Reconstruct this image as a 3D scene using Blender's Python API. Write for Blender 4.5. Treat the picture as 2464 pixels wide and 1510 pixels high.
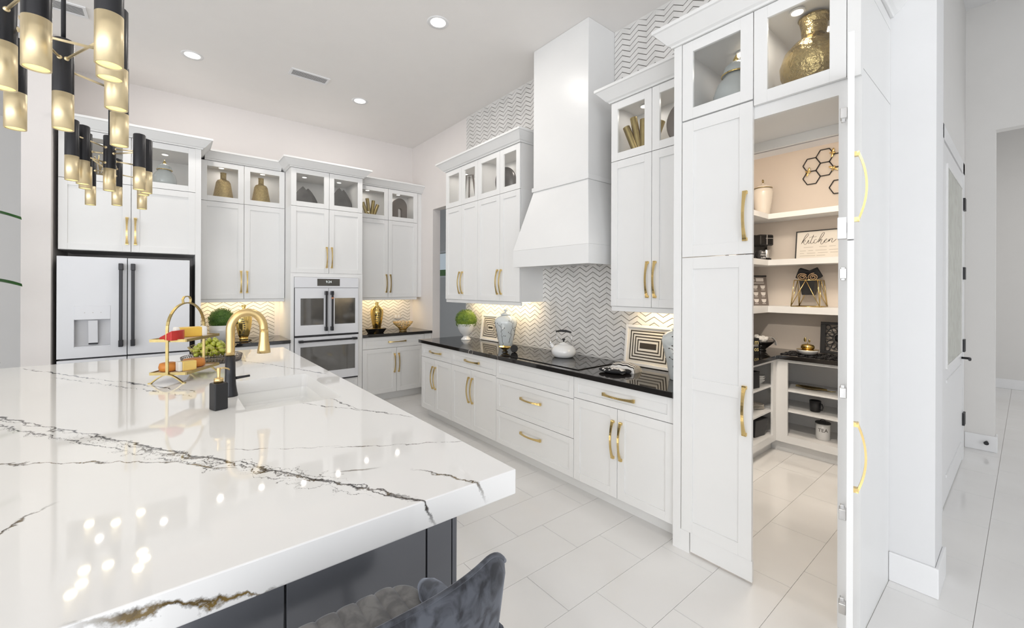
import bpy, bmesh, math, random
from mathutils import Vector, Matrix
random.seed(7)
PI = math.pi
R = math.radians
for _o in list(bpy.data.objects):
    bpy.data.objects.remove(_o)
SC = bpy.context.scene
COL = SC.collection

# ------------------------------------------------------------------ camera
FPX, CX, CY, CAMH = 1011.8, 1234.6, 693.8, 1.53
yaw, roll = R(39.24), R(-0.19)
fwd = Vector((math.sin(yaw), math.cos(yaw), 0))
rt = Vector((math.cos(yaw), -math.sin(yaw), 0))
dn = Vector((0, 0, -1))
r2 = rt * math.cos(roll) + dn * math.sin(roll)
d2 = dn * math.cos(roll) - rt * math.sin(roll)
cam_d = bpy.data.cameras.new('camera')
cam_d.sensor_fit = 'HORIZONTAL'
cam_d.sensor_width = 36.0
cam_d.lens = 36.0 * FPX / 2464.0
cam_d.shift_x = (1232.0 - CX) / 2464.0
cam_d.shift_y = (CY - 755.0) / 2464.0
cam_d.clip_start = 0.02
cam = bpy.data.objects.new('camera', cam_d)
COL.objects.link(cam)
mw = Matrix((r2, -d2, -fwd)).transposed().to_4x4()
mw.translation = Vector((0, 0, CAMH))
cam.matrix_world = mw
SC.camera = cam

# ------------------------------------------------------------------ world, lights, exposure
W = bpy.data.worlds.new('world')
SC.world = W
W.use_nodes = True
bg = W.node_tree.nodes['Background']
bg.inputs[0].default_value = (0.80, 0.90, 1.0, 1)
bg.inputs[1].default_value = 1.0
SC.view_settings.view_transform = 'Standard'
SC.view_settings.look = 'None'
SC.view_settings.exposure = -0.82
SC.view_settings.gamma = 1.0
SC.view_settings.use_curve_mapping = False


def lamp(kind, name, loc, energy, col=(1, 1, 1), size=0.1, size_y=None, rot=(0, 0, 0), parent=None, spot=None):
    l = bpy.data.lights.new(name, kind)
    l.energy = energy
    l.color = col
    if kind == 'AREA':
        l.size = size
        if size_y:
            l.shape = 'RECTANGLE'
            l.size_y = size_y
        else:
            l.shape = 'DISK'
    elif kind == 'SPOT':
        l.shadow_soft_size = size
        l.spot_size = spot or R(120)
        l.spot_blend = 0.6
    else:
        l.shadow_soft_size = size
    o = bpy.data.objects.new(name, l)
    COL.objects.link(o)
    o.location = loc
    o.rotation_euler = rot
    if parent:
        o.parent = parent
    return o


WARM = (1.0, 0.90, 0.78)
DAY = (0.95, 0.975, 1.0)
# daylight coming in through the tall glazing behind and beside the camera
for x, e_ in ((-4.6, 230), (-1.4, 150), (1.8, 30)):
    lamp('AREA', 'daylight_back', (x, -4.93, 1.75), e_, DAY, 2.6, 2.9, (R(90), 0, R(180) + PI))
for i, y in enumerate((-2.6, 0.8)):
    lamp('AREA', 'daylight_side', (-6.93, y, 1.75), 158, DAY, 2.6, 2.9, (R(90), 0, R(-90)))
lamp('AREA', 'daylight_hall', (7.2, -2.93, 1.75), 62, DAY, 2.4, 2.9, (R(90), 0, 0))

# ------------------------------------------------------------------ materials
MAT = {}


def nd(nt, t, **kw):
    n = nt.nodes.new(t)
    for k, v in kw.items():
        setattr(n, k, v)
    return n


def mat(name, col, rough=0.5, metal=0.0, var=0.0, vscale=6.0, bump=0.0, bscale=60.0, emit=None, es=0.0, sheen=0.0,
        coat=0.0, spec=None, col2=None):
    m = bpy.data.materials.new(name)
    m.use_nodes = True
    nt = m.node_tree
    b = nt.nodes['Principled BSDF']
    b.inputs['Roughness'].default_value = rough
    b.inputs['Metallic'].default_value = metal
    b.inputs['Base Color'].default_value = (*col, 1)
    if spec is not None:
        b.inputs['Specular IOR Level'].default_value = spec
    if coat:
        b.inputs['Coat Weight'].default_value = coat
        b.inputs['Coat Roughness'].default_value = 0.05
    if sheen:
        b.inputs['Sheen Weight'].default_value = sheen
        b.inputs['Sheen Roughness'].default_value = 0.4
    if emit:
        b.inputs['Emission Color'].default_value = (*emit, 1)
        b.inputs['Emission Strength'].default_value = es
    tc = nd(nt, 'ShaderNodeTexCoord')
    if var or col2:
        n = nd(nt, 'ShaderNodeTexNoise')
        n.inputs['Scale'].default_value = vscale
        n.inputs['Detail'].default_value = 4
        nt.links.new(tc.outputs['Object'], n.inputs['Vector'])
        cr = nd(nt, 'ShaderNodeValToRGB')
        cr.color_ramp.elements[0].position = 0.35
        cr.color_ramp.elements[1].position = 0.65
        c2 = col2 or tuple(c * (1 - var) for c in col)
        cr.color_ramp.elements[0].color = (*c2, 1)
        cr.color_ramp.elements[1].color = (*col, 1)
        nt.links.new(n.outputs['Fac'], cr.inputs['Fac'])
        nt.links.new(cr.outputs['Color'], b.inputs['Base Color'])
    if bump:
        n = nd(nt, 'ShaderNodeTexNoise')
        n.inputs['Scale'].default_value = bscale
        n.inputs['Detail'].default_value = 3
        nt.links.new(tc.outputs['Object'], n.inputs['Vector'])
        bp = nd(nt, 'ShaderNodeBump')
        bp.inputs['Strength'].default_value = bump
        bp.inputs['Distance'].default_value = 0.01
        nt.links.new(n.outputs['Fac'], bp.inputs['Height'])
        nt.links.new(bp.outputs['Normal'], b.inputs['Normal'])
    MAT[name] = m
    return m


mat('cabinet', (0.86, 0.86, 0.855), 0.32, var=0.01)
mat('cabinet_inner', (0.84, 0.83, 0.82), 0.4, var=0.01)
mat('wall', (0.84, 0.80, 0.78), 0.75, var=0.01, bump=0.03, bscale=90)
mat('wall_hall', (0.78, 0.765, 0.745), 0.75, var=0.01, bump=0.03, bscale=90)
mat('wall_pantry', (0.72, 0.65, 0.58), 0.8, var=0.01)
mat('ceiling', (0.93, 0.905, 0.885), 0.85, var=0.01, bump=0.04, bscale=120)
mat('column_white', (0.78, 0.78, 0.785), 0.7, var=0.01)
mat('trim', (0.87, 0.87, 0.875), 0.35, var=0.01)
mat('brass', (0.74, 0.56, 0.25), 0.24, 1.0, var=0.05, vscale=20)
mat('brass_satin', (0.92, 0.78, 0.51), 0.42, 1.0, var=0.04, vscale=30)
mat('brass_dark', (0.46, 0.36, 0.16), 0.36, 1.0, var=0.15, vscale=25)
mat('gold_hammered', (0.56, 0.43, 0.20), 0.24, 1.0, var=0.2, vscale=30, bump=0.9, bscale=45)
mat('gold_bumpy', (0.60, 0.46, 0.22), 0.36, 1.0, var=0.25, vscale=60, bump=0.8, bscale=140)
mat('gold_shiny', (0.80, 0.58, 0.20), 0.13, 1.0, var=0.05)
mat('black_metal', (0.028, 0.028, 0.032), 0.33, 0.3, var=0.1)
mat('black_satin', (0.02, 0.02, 0.022), 0.45, var=0.1)
mat('black_gloss', (0.012, 0.011, 0.011), 0.06, var=0.1)
mat('fridge_white', (0.80, 0.81, 0.845), 0.30, var=0.01)
mat('fridge_side', (0.10, 0.10, 0.105), 0.5, var=0.1)
mat('ceramic_white', (0.86, 0.86, 0.855), 0.12, var=0.02, coat=0.5)
mat('ceramic_grey', (0.70, 0.74, 0.745), 0.12, var=0.05, coat=0.6)
mat('ceramic_cream', (0.80, 0.74, 0.66), 0.2, var=0.03, coat=0.4)
mat('sink_white', (0.97, 0.97, 0.96), 0.18, var=0.01)
mat('grout', (0.13, 0.12, 0.105), 0.6, 0.0, var=0.2, vscale=30)
mat('floor_grout', (0.66, 0.64, 0.62), 0.8, var=0.05)
mat('dark_plate', (0.20, 0.19, 0.185), 0.28, 0.85, var=0.3, vscale=8)
mat('dark_taupe', (0.23, 0.195, 0.175), 0.45, 0.2, var=0.15)
mat('cheese_red', (0.56, 0.035, 0.03), 0.3, var=0.12, vscale=14)
mat('cheese_yellow', (0.90, 0.58, 0.09), 0.4, var=0.12, vscale=14)
mat('cheese_pale', (0.92, 0.66, 0.20), 0.4, var=0.1, vscale=14)
mat('cheese_orange', (0.80, 0.30, 0.055), 0.45, var=0.3, vscale=10)
mat('rind', (0.88, 0.86, 0.82), 0.55, var=0.03)
mat('grape', (0.46, 0.50, 0.05), 0.2, var=0.35, vscale=25, coat=0.4)
mat('leaf', (0.10, 0.21, 0.025), 0.5, col2=(0.045, 0.11, 0.012), vscale=18)
mat('leaf_light', (0.20, 0.29, 0.03), 0.5, col2=(0.09, 0.17, 0.015), vscale=18)
mat('plant_leaf', (0.05, 0.16, 0.035), 0.35, col2=(0.025, 0.09, 0.02), vscale=9)
mat('stem', (0.16, 0.12, 0.06), 0.7, var=0.2)
mat('tray_wood', (0.70, 0.56, 0.44), 0.45, var=0.12, vscale=12)
mat('island_base', (0.13, 0.135, 0.15), 0.24, 0.35, var=0.12, vscale=2)
mat('fabric_white', (0.82, 0.80, 0.77), 0.9, var=0.06, vscale=30, bump=0.3, bscale=200)
mat('fabric_black', (0.02, 0.02, 0.022), 0.9, var=0.2, bump=0.3, bscale=200)
mat('towel_tan', (0.55, 0.37, 0.22), 0.9, var=0.4, vscale=80)
mat('paper', (0.80, 0.76, 0.69), 0.7, var=0.03)
mat('ink', (0.05, 0.04, 0.03), 0.7)
mat('ink_soft', (0.50, 0.46, 0.40), 0.8)
mat('print_gold', (0.80, 0.66, 0.30), 0.5)
mat('print_light', (0.72, 0.68, 0.64), 0.7)
mat('steel', (0.72, 0.72, 0.72), 0.25, 1.0, var=0.03)
mat('oven_glass', (0.07, 0.065, 0.058), 0.05, 0.0, var=0.15, coat=1.0, spec=1.0)
mat('display', (0.10, 0.095, 0.085), 0.08, var=0.2, vscale=10)
mat('clock', (0.9, 0.95, 0.95), 0.5, emit=(0.85, 0.95, 0.95), es=0.8)
mat('lamp_glow', (1, 1, 1), 0.5, emit=(1.0, 0.97, 0.92), es=9.0)
mat('puck_glow', (1, 1, 1), 0.5, emit=(1.0, 0.96, 0.90), es=2.6)
mat('recess_shade', (0.62, 0.62, 0.64), 0.4, var=0.02)  # grey that stands in for the shade inside the dispenser recess
mat('bulb_glow', (1, 0.9, 0.5), 0.5, emit=(1.0, 0.84, 0.24), es=2.0)
mat('strip_glow', (1, 1, 1), 0.5, emit=(1.0, 0.9, 0.7), es=5.0)
mat('vent', (0.86, 0.855, 0.85), 0.5)
mat('vent_dark', (0.30, 0.29, 0.28), 0.7)
mat('hedge', (0.10, 0.22, 0.05), 0.8, var=0.5, vscale=20)
mat('frost', (0.55, 0.56, 0.50), 0.25, var=0.15, vscale=12)
mat('brass_faucet', (0.78, 0.58, 0.28), 0.33, 1.0, var=0.04, vscale=30)
mat('copper', (0.75, 0.36, 0.22), 0.25, 1.0)


def glass_mat():
    m = bpy.data.materials.new('pane_glass')
    m.use_nodes = True
    nt = m.node_tree
    nt.nodes.clear()
    out = nd(nt, 'ShaderNodeOutputMaterial')
    mix = nd(nt, 'ShaderNodeMixShader')
    tr = nd(nt, 'ShaderNodeBsdfTransparent')
    tr.inputs[0].default_value = (0.95, 0.955, 0.95, 1)
    gl = nd(nt, 'ShaderNodeBsdfGlossy')
    gl.inputs['Roughness'].default_value = 0.02
    fr = nd(nt, 'ShaderNodeLayerWeight')
    fr.inputs[0].default_value = 0.5
    p4 = nd(nt, 'ShaderNodeMath', operation='POWER')
    p4.inputs[1].default_value = 4.0
    nt.links.new(fr.outputs['Facing'], p4.inputs[0])
    ma = nd(nt, 'ShaderNodeMath', operation='MULTIPLY_ADD')
    ma.inputs[1].default_value = 0.6
    ma.inputs[2].default_value = 0.035
    nt.links.new(p4.outputs[0], ma.inputs[0])
    nt.links.new(ma.outputs[0], mix.inputs[0])
    nt.links.new(tr.outputs[0], mix.inputs[1])
    nt.links.new(gl.outputs[0], mix.inputs[2])
    nt.links.new(mix.outputs[0], out.inputs[0])
    MAT['glass'] = m


glass_mat()


def mth(nt, op, a, b=None, c=None, clamp=False):
    n = nd(nt, 'ShaderNodeMath', operation=op)
    n.use_clamp = clamp
    for i, v in enumerate((a, b, c)):
        if v is None:
            continue
        if isinstance(v, (int, float)):
            n.inputs[i].default_value = v
        else:
            nt.links.new(v, n.inputs[i])
    return n.outputs[0]


def quartz():
    """white quartz with dark and gold veins laid along lines of the slab (world metres, seen from above)"""
    m = bpy.data.materials.new('quartz')
    m.use_nodes = True
    nt = m.node_tree
    b = nt.nodes['Principled BSDF']
    b.inputs['Roughness'].default_value = 0.045
    b.inputs['Specular IOR Level'].default_value = 0.5
    geo = nd(nt, 'ShaderNodeNewGeometry')
    sep = nd(nt, 'ShaderNodeSeparateXYZ')
    nt.links.new(geo.outputs['Position'], sep.inputs[0])
    px, py, pz = sep.outputs
    drop = mth(nt, 'SUBTRACT', 0.99, pz)          # veins run over the edge and down the front
    py2 = mth(nt, 'SUBTRACT', py, drop)

    def noise(scale, detail, seed):
        mp = nd(nt, 'ShaderNodeMapping')
        mp.inputs['Location'].default_value = (seed * 3.7, seed * 1.9, seed)
        nt.links.new(geo.outputs['Position'], mp.inputs[0])
        n = nd(nt, 'ShaderNodeTexNoise')
        n.inputs['Scale'].default_value = scale
        n.inputs['Detail'].default_value = detail
        n.inputs['Roughness'].default_value = 0.62
        nt.links.new(mp.outputs[0], n.inputs['Vector'])
        return mth(nt, 'SUBTRACT', n.outputs['Fac'], 0.5)
    n1, n2, n3, n4 = noise(5, 5, 1), noise(16, 6, 2), noise(9, 3, 3), noise(23, 4, 4)
    total, gold = None, None

    def vein(a, bb, w, amp, jag, gap, isgold, sa=n1, sb=n2, sc=n3):
        nonlocal total, gold
        dx, dy = bb[0] - a[0], bb[1] - a[1]
        L = math.hypot(dx, dy)
        ux, uy = dx / L, dy / L
        qx = mth(nt, 'SUBTRACT', px, a[0])
        qy = mth(nt, 'SUBTRACT', py2, a[1])
        u = mth(nt, 'ADD', mth(nt, 'MULTIPLY', qx, ux), mth(nt, 'MULTIPLY', qy, uy))
        v = mth(nt, 'ADD', mth(nt, 'MULTIPLY', qx, -uy), mth(nt, 'MULTIPLY', qy, ux))
        v = mth(nt, 'ADD', v, mth(nt, 'MULTIPLY', sa, amp))
        v = mth(nt, 'ADD', v, mth(nt, 'MULTIPLY', sb, jag))
        v = mth(nt, 'ABSOLUTE', v)
        w = w * 1.5
        th = mth(nt, 'MULTIPLY_ADD', sc, w * 4.5, w * (1 - gap))
        th = mth(nt, 'MAXIMUM', th, 0.0001)
        f = mth(nt, 'SUBTRACT', 1.25, mth(nt, 'DIVIDE', v, th), clamp=True)
        end = mth(nt, 'MULTIPLY', u, 12.0, clamp=True)
        end2 = mth(nt, 'MULTIPLY', mth(nt, 'SUBTRACT', L, u), 12.0, clamp=True)
        f = mth(nt, 'MULTIPLY', mth(nt, 'MULTIPLY', f, end), end2, clamp=True)
        total = f if total is None else mth(nt, 'MAXIMUM', total, f)
        if isgold:
            g = mth(nt, 'MULTIPLY', f, isgold)
            gold = g if gold is None else mth(nt, 'MAXIMUM', gold, g)
    M0, M1 = (-0.95, 3.36), (0.56, 0.88)
    vein(M0, M1, 0.0042, 0.05, 0.055, 0.25, 0.15)
    vein((-0.60, 2.75), (0.50, 0.98), 0.0032, 0.10, 0.075, 0.3, 0.2, n3, n4, n1)
    vein((-0.95, 3.25), (-0.10, 1.86), 0.0034, 0.06, 0.06, 0.25, 0.1, n4, n2, n1)
    vein((-0.10, 1.93), (0.50, 0.99), 0.0030, 0.07, 0.09, 0.3, 0.5, n4, n1, n2)
    vein((-0.45, 2.02), (0.06, 1.64), 0.0034, 0.10, 0.09, 0.1, 1.0, n3, n2, n1)
    vein((0.0, 1.70), (0.16, 1.48), 0.0030, 0.05, 0.04, 0.05, 1.0, n3, n2, n4)
    vein((0.12, 1.70), (0.47, 1.47), 0.0017, 0.05, 0.04, 0.3, 0.4, n1, n2, n3)
    vein((0.42, 1.49), (0.82, 1.25), 0.0021, 0.04, 0.05, 0.2, 0.5, n3, n2, n4)
    vein((0.36, 1.29), (0.50, 1.235), 0.0026, 0.03, 0.02, 0.0, 1.0, n1, n4, n3)
    vein((0.56, 1.17), (0.70, 0.90), 0.0032, 0.05, 0.05, 0.1, 0.8, n4, n2, n1)
    vein((0.46, 2.18), (0.66, 1.85), 0.0028, 0.05, 0.06, 0.2, 0.1, n3, n2, n4)
    vein((0.60, 2.20), (0.66, 1.86), 0.0026, 0.04, 0.05, 0.1, 0.1, n1, n4, n3)
    vein((0.64, 1.90), (0.80, 1.62), 0.0030, 0.04, 0.05, 0.2, 0.1, n1, n4, n2)
    vein((-0.78, 4.24), (0.12, 2.70), 0.0048, 0.06, 0.07, 0.25, 0.0, n3, n2, n1)
    vein((-0.55, 3.70), (0.10, 2.60), 0.0030, 0.07, 0.06, 0.4, 0.0, n4, n2, n1)
    vein((0.40, 3.72), (0.58, 3.30), 0.0036, 0.04, 0.05, 0.1, 0.0, n1, n4, n3)
    vein((0.55, 3.36), (0.78, 2.76), 0.0030, 0.05, 0.05, 0.1, 0.0, n1, n4, n2)
    vein((-0.33, 1.36), (-0.22, 1.55), 0.0030, 0.06, 0.05, 0.0, 0.7, n3, n4, n2)
    vein((-0.14, 0.975), (0.20, 0.885), 0.0085, 0.06, 0.06, 0.3, 1.0, n4, n2, n1)
    vein((-0.62, 2.66), (0.42, 1.06), 0.0022, 0.16, 0.10, 0.4, 0.1, n2, n4, n3)
    vein((-0.30, 2.20), (0.40, 1.20), 0.0020, 0.22, 0.12, 0.4, 0.3, n3, n4, n2)
    vein((-0.70, 1.9), (-0.50, 1.3), 0.0030, 0.06, 0.05, 0.2, 0.5, n3, n4, n2)
    dark = nd(nt, 'ShaderNodeMix', data_type='RGBA')
    dark.inputs['A'].default_value = (0.028, 0.028, 0.034, 1)
    dark.inputs['B'].default_value = (0.20, 0.135, 0.045, 1)
    nt.links.new(mth(nt, 'MULTIPLY', gold, mth(nt, 'MULTIPLY_ADD', n4, 4.0, 0.75, clamp=True)), dark.inputs['Factor'])
    base = nd(nt, 'ShaderNodeMix', data_type='RGBA')
    base.inputs['A'].default_value = (0.875, 0.87, 0.865, 1)
    nt.links.new(total, base.inputs['Factor'])
    nt.links.new(dark.outputs['Result'], base.inputs['B'])
    nt.links.new(base.outputs['Result'], b.inputs['Base Color'])
    MAT['quartz'] = m


quartz()


def black_stone():
    m = bpy.data.materials.new('black_granite')
    m.use_nodes = True
    nt = m.node_tree
    b = nt.nodes['Principled BSDF']
    b.inputs['Roughness'].default_value = 0.06
    b.inputs['Specular IOR Level'].default_value = 0.85
    geo = nd(nt, 'ShaderNodeNewGeometry')
    n = nd(nt, 'ShaderNodeTexNoise')
    n.inputs['Scale'].default_value = 1.6
    n.inputs['Detail'].default_value = 5
    nt.links.new(geo.outputs['Position'], n.inputs['Vector'])
    n2 = nd(nt, 'ShaderNodeTexNoise')
    n2.inputs['Scale'].default_value = 4.0
    nt.links.new(geo.outputs['Position'], n2.inputs['Vector'])
    d = mth(nt, 'ABSOLUTE', mth(nt, 'SUBTRACT', n.outputs['Fac'], 0.5))
    line = mth(nt, 'SUBTRACT', 1.0, mth(nt, 'DIVIDE', d, 0.0035), clamp=True)
    msk = mth(nt, 'MULTIPLY', mth(nt, 'SUBTRACT', n2.outputs['Fac'], 0.56), 9.0, clamp=True)
    f = mth(nt, 'MULTIPLY', line, msk)
    mx = nd(nt, 'ShaderNodeMix', data_type='RGBA')
    mx.inputs['A'].default_value = (0.014, 0.012, 0.011, 1)
    mx.inputs['B'].default_value = (0.75, 0.70, 0.62, 1)
    nt.links.new(f, mx.inputs['Factor'])
    nt.links.new(mx.outputs['Result'], b.inputs['Base Color'])
    MAT['black_stone'] = m


black_stone()


def tile_mats():
    m = bpy.data.materials.new('marble_tile')
    m.use_nodes = True
    nt = m.node_tree
    b = nt.nodes['Principled BSDF']
    b.inputs['Roughness'].default_value = 0.28
    geo = nd(nt, 'ShaderNodeNewGeometry')
    n = nd(nt, 'ShaderNodeTexNoise')
    n.inputs['Scale'].default_value = 5.0
    n.inputs['Detail'].default_value = 6
    nt.links.new(geo.outputs['Position'], n.inputs['Vector'])
    cr = nd(nt, 'ShaderNodeValToRGB')
    cr.color_ramp.elements[0].position = 0.3
    cr.color_ramp.elements[0].color = (0.70, 0.69, 0.67, 1)
    cr.color_ramp.elements[1].position = 0.55
    cr.color_ramp.elements[1].color = (0.80, 0.785, 0.765, 1)
    nt.links.new(n.outputs['Fac'], cr.inputs['Fac'])
    nt.links.new(cr.outputs['Color'], b.inputs['Base Color'])
    MAT['marble_tile'] = m
    m = bpy.data.materials.new('floor_porcelain')
    m.use_nodes = True
    nt = m.node_tree
    b = nt.nodes['Principled BSDF']
    b.inputs['Roughness'].default_value = 0.10
    geo = nd(nt, 'ShaderNodeNewGeometry')
    n = nd(nt, 'ShaderNodeTexNoise')
    n.inputs['Scale'].default_value = 2.2
    n.inputs['Detail'].default_value = 5
    nt.links.new(geo.outputs['Position'], n.inputs['Vector'])
    cr = nd(nt, 'ShaderNodeValToRGB')
    cr.color_ramp.elements[0].position = 0.3
    cr.color_ramp.elements[0].color = (0.85, 0.835, 0.82, 1)
    cr.color_ramp.elements[1].position = 0.7
    cr.color_ramp.elements[1].color = (0.90, 0.89, 0.875, 1)
    nt.links.new(n.outputs['Fac'], cr.inputs['Fac'])
    nt.links.new(cr.outputs['Color'], b.inputs['Base Color'])
    MAT['floor_tile'] = m
    # velvet
    m = bpy.data.materials.new('velvet')
    m.use_nodes = True
    nt = m.node_tree
    b = nt.nodes['Principled BSDF']
    b.inputs['Roughness'].default_value = 0.75
    b.inputs['Sheen Weight'].default_value = 0.42
    b.inputs['Sheen Roughness'].default_value = 0.35
    b.inputs['Sheen Tint'].default_value = (0.62, 0.66, 0.75, 1)
    tc = nd(nt, 'ShaderNodeTexCoord')
    n = nd(nt, 'ShaderNodeTexNoise')
    n.inputs['Scale'].default_value = 24.0
    n.inputs['Detail'].default_value = 4
    n.inputs['Distortion'].default_value = 0.6
    nt.links.new(tc.outputs['Object'], n.inputs['Vector'])
    cr = nd(nt, 'ShaderNodeValToRGB')
    cr.color_ramp.elements[0].position = 0.40
    cr.color_ramp.elements[0].color = (0.020, 0.021, 0.027, 1)
    cr.color_ramp.elements[1].position = 0.60
    cr.color_ramp.elements[1].color = (0.085, 0.092, 0.112, 1)
    nt.links.new(n.outputs['Fac'], cr.inputs['Fac'])
    nt.links.new(cr.outputs['Color'], b.inputs['Base Color'])
    MAT['velvet'] = m
    m = m.copy()
    m.name = 'velvet_warm'
    cr_ = [n_ for n_ in m.node_tree.nodes if n_.type == 'VALTORGB'][0]
    cr_.color_ramp.elements[0].color = (0.045, 0.040, 0.036, 1)
    cr_.color_ramp.elements[1].color = (0.085, 0.078, 0.070, 1)
    MAT['velvet_warm'] = m


tile_mats()


# ------------------------------------------------------------------ mesh builder
class MB:
    def __init__(s):
        s.v, s.f, s.m, s.sm = [], [], [], []
        s.mi = 0
        s.smooth = False

    def face(s, idx):
        s.f.append(idx)
        s.m.append(s.mi)
        s.sm.append(s.smooth)

    def box(s, x0, x1, y0, y1, z0, z1):
        n = len(s.v)
        s.v += [(x0, y0, z0), (x1, y0, z0), (x1, y1, z0), (x0, y1, z0), (x0, y0, z1), (x1, y0, z1), (x1, y1, z1), (x0, y1, z1)]
        for q in ((0, 3, 2, 1), (4, 5, 6, 7), (0, 1, 5, 4), (1, 2, 6, 5), (2, 3, 7, 6), (3, 0, 4, 7)):
            s.face([n + i for i in q])
        return s

    def hexa(s, p):
        n = len(s.v)
        s.v += [tuple(q) for q in p]
        for q in ((0, 3, 2, 1), (4, 5, 6, 7), (0, 1, 5, 4), (1, 2, 6, 5), (2, 3, 7, 6), (3, 0, 4, 7)):
            s.face([n + i for i in q])
        return s

    def prism(s, poly, axis, a, b):
        """extrude a polygon (list of 2D points) along an axis between a and b"""
        n = len(s.v)
        k = len(poly)

        def P(p, t):
            return {'x': (t, p[0], p[1]), 'y': (p[0], t, p[1]), 'z': (p[0], p[1], t)}[axis]
        s.v += [P(p, a) for p in poly] + [P(p, b) for p in poly]
        s.face([n + i for i in range(k)][::-1])
        s.face([n + k + i for i in range(k)])
        for i in range(k):
            j = (i + 1) % k
            s.face([n + i, n + j, n + k + j, n + k + i])
        return s

    def lathe(s, prof, c=(0, 0, 0), n=24, cap=True, sx=1, sy=1, smooth=True):
        base = len(s.v)
        old = s.smooth
        s.smooth = smooth
        for r, z in prof:
            for i in range(n):
                a = 2 * PI * i / n
                s.v.append((c[0] + r * math.cos(a) * sx, c[1] + r * math.sin(a) * sy, c[2] + z))
        for k in range(len(prof) - 1):
            for i in range(n):
                j = (i + 1) % n
                s.face([base + k * n + i, base + k * n + j, base + (k + 1) * n + j, base + (k + 1) * n + i])
        s.smooth = False
        if cap:
            if prof[0][0] > 1e-5:
                s.face([base + i for i in range(n)][::-1])
            if prof[-1][0] > 1e-5:
                s.face([base + (len(prof) - 1) * n + i for i in range(n)])
        s.smooth = old
        return s

    def tube(s, pts, r, n=8, closed=False, cap=True):
        pts = [Vector(p) for p in pts]
        k = len(pts)
        rs = r if isinstance(r, (list, tuple)) else [r] * k
        base = len(s.v)
        old = s.smooth
        s.smooth = True
        prev = None
        for i, p in enumerate(pts):
            if closed:
                t = pts[(i + 1) % k] - pts[i - 1]
            else:
                t = pts[min(i + 1, k - 1)] - pts[max(i - 1, 0)]
            t.normalize()
            if prev is None:
                up = Vector((0, 0, 1)) if abs(t.z) < 0.9 else Vector((1, 0, 0))
                u = t.cross(up).normalized()
            else:
                u = (prev - t * prev.dot(t))
                u = u.normalized() if u.length > 1e-6 else t.orthogonal().normalized()
            prev = u
            w = t.cross(u)
            for j in range(n):
                a = 2 * PI * j / n
                q = p + (u * math.cos(a) + w * math.sin(a)) * rs[i]
                s.v.append(tuple(q))
        for i in range(k if closed else k - 1):
            i2 = (i + 1) % k
            for j in range(n):
                j2 = (j + 1) % n
                s.face([base + i * n + j, base + i2 * n + j, base + i2 * n + j2, base + i * n + j2])
        s.smooth = False
        if cap and not closed:
            s.face([base + j for j in range(n)])
            s.face([base + (k - 1) * n + j for j in range(n)][::-1])
        s.smooth = old
        return s

    def band(s, pts, nrm, w, t):
        """flat strip of width w (along nrm) and thickness t following pts"""
        pts = [Vector(p) for p in pts]
        k = len(pts)
        base = len(s.v)
        nv = Vector(nrm).normalized()
        for i, p in enumerate(pts):
            tg = (pts[min(i + 1, k - 1)] - pts[max(i - 1, 0)]).normalized()
            side = tg.cross(nv).normalized()
            ww = w[i] if isinstance(w, (list, tuple)) else w
            for a, b in ((-1, -1), (1, -1), (1, 1), (-1, 1)):
                s.v.append(tuple(p + nv * ww / 2 * a + side * t / 2 * b))
        for i in range(k - 1):
            for j in range(4):
                j2 = (j + 1) % 4
                s.face([base + i * 4 + j, base + (i + 1) * 4 + j, base + (i + 1) * 4 + j2, base + i * 4 + j2])
        s.face([base + j for j in range(4)])
        s.face([base + (k - 1) * 4 + j for j in range(4)][::-1])
        return s

    def ball(s, c, r, n=16, m=10, sx=1, sy=1, sz=1):
        prof = [(max(r * math.sin(PI * i / m), 0.00001), -r * sz * math.cos(PI * i / m)) for i in range(m + 1)]
        return s.lathe(prof, c, n, False, sx, sy)

    def grid(s, fn, nu, nv):
        base = len(s.v)
        for i in range(nu + 1):
            for j in range(nv + 1):
                s.v.append(tuple(fn(i / nu, j / nv)))
        for i in range(nu):
            for j in range(nv):
                a = base + i * (nv + 1) + j
                s.face([a, a + nv + 1, a + nv + 2, a + 1])
        return s

    def mesh(s, name, mats, bevel=0.0, fixn=True):
        me = bpy.data.meshes.new(name)
        me.from_pydata(s.v, [], s.f)
        if isinstance(mats, str):
            mats = [mats]
        for mm in mats:
            me.materials.append(MAT[mm])
        me.polygons.foreach_set('material_index', s.m)
        me.polygons.foreach_set('use_smooth', s.sm)
        if fixn or bevel:
            bm = bmesh.new()
            bm.from_mesh(me)
            if fixn:
                bmesh.ops.recalc_face_normals(bm, faces=bm.faces)
            if bevel:
                ed = [e for e in bm.edges if len(e.link_faces) == 2 and e.calc_face_angle(0) > 0.6]
                bmesh.ops.bevel(bm, geom=ed, offset=bevel, segments=2, affect='EDGES', profile=0.5)
            bm.to_mesh(me)
            bm.free()
        me.update()
        return me

    def make(s, name, mats, parent=None, loc=(0, 0, 0), rot=(0, 0, 0), bevel=0.0, fixn=True):
        return link(name, s.mesh(name, mats, bevel, fixn), parent, loc, rot)


def link(name, me, parent=None, loc=(0, 0, 0), rot=(0, 0, 0)):
    o = bpy.data.objects.new(name, me)
    COL.objects.link(o)
    o.location = loc
    o.rotation_euler = rot
    if parent:
        o.parent = parent
    return o


def tag(o, label=None, cat=None, group=None, kind=None):
    if label:
        o['label'] = label
    if cat:
        o['category'] = cat
    if group:
        o['group'] = group
    if kind:
        o['kind'] = kind
    return o


def thing(name, label, cat, loc=(0, 0, 0), rz=0.0, group=None):
    o = bpy.data.objects.new(name, None)
    COL.objects.link(o)
    o.empty_display_size = 0.05
    o.location = loc
    o.rotation_euler = (0, 0, rz)
    return tag(o, label, cat, group)


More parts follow.
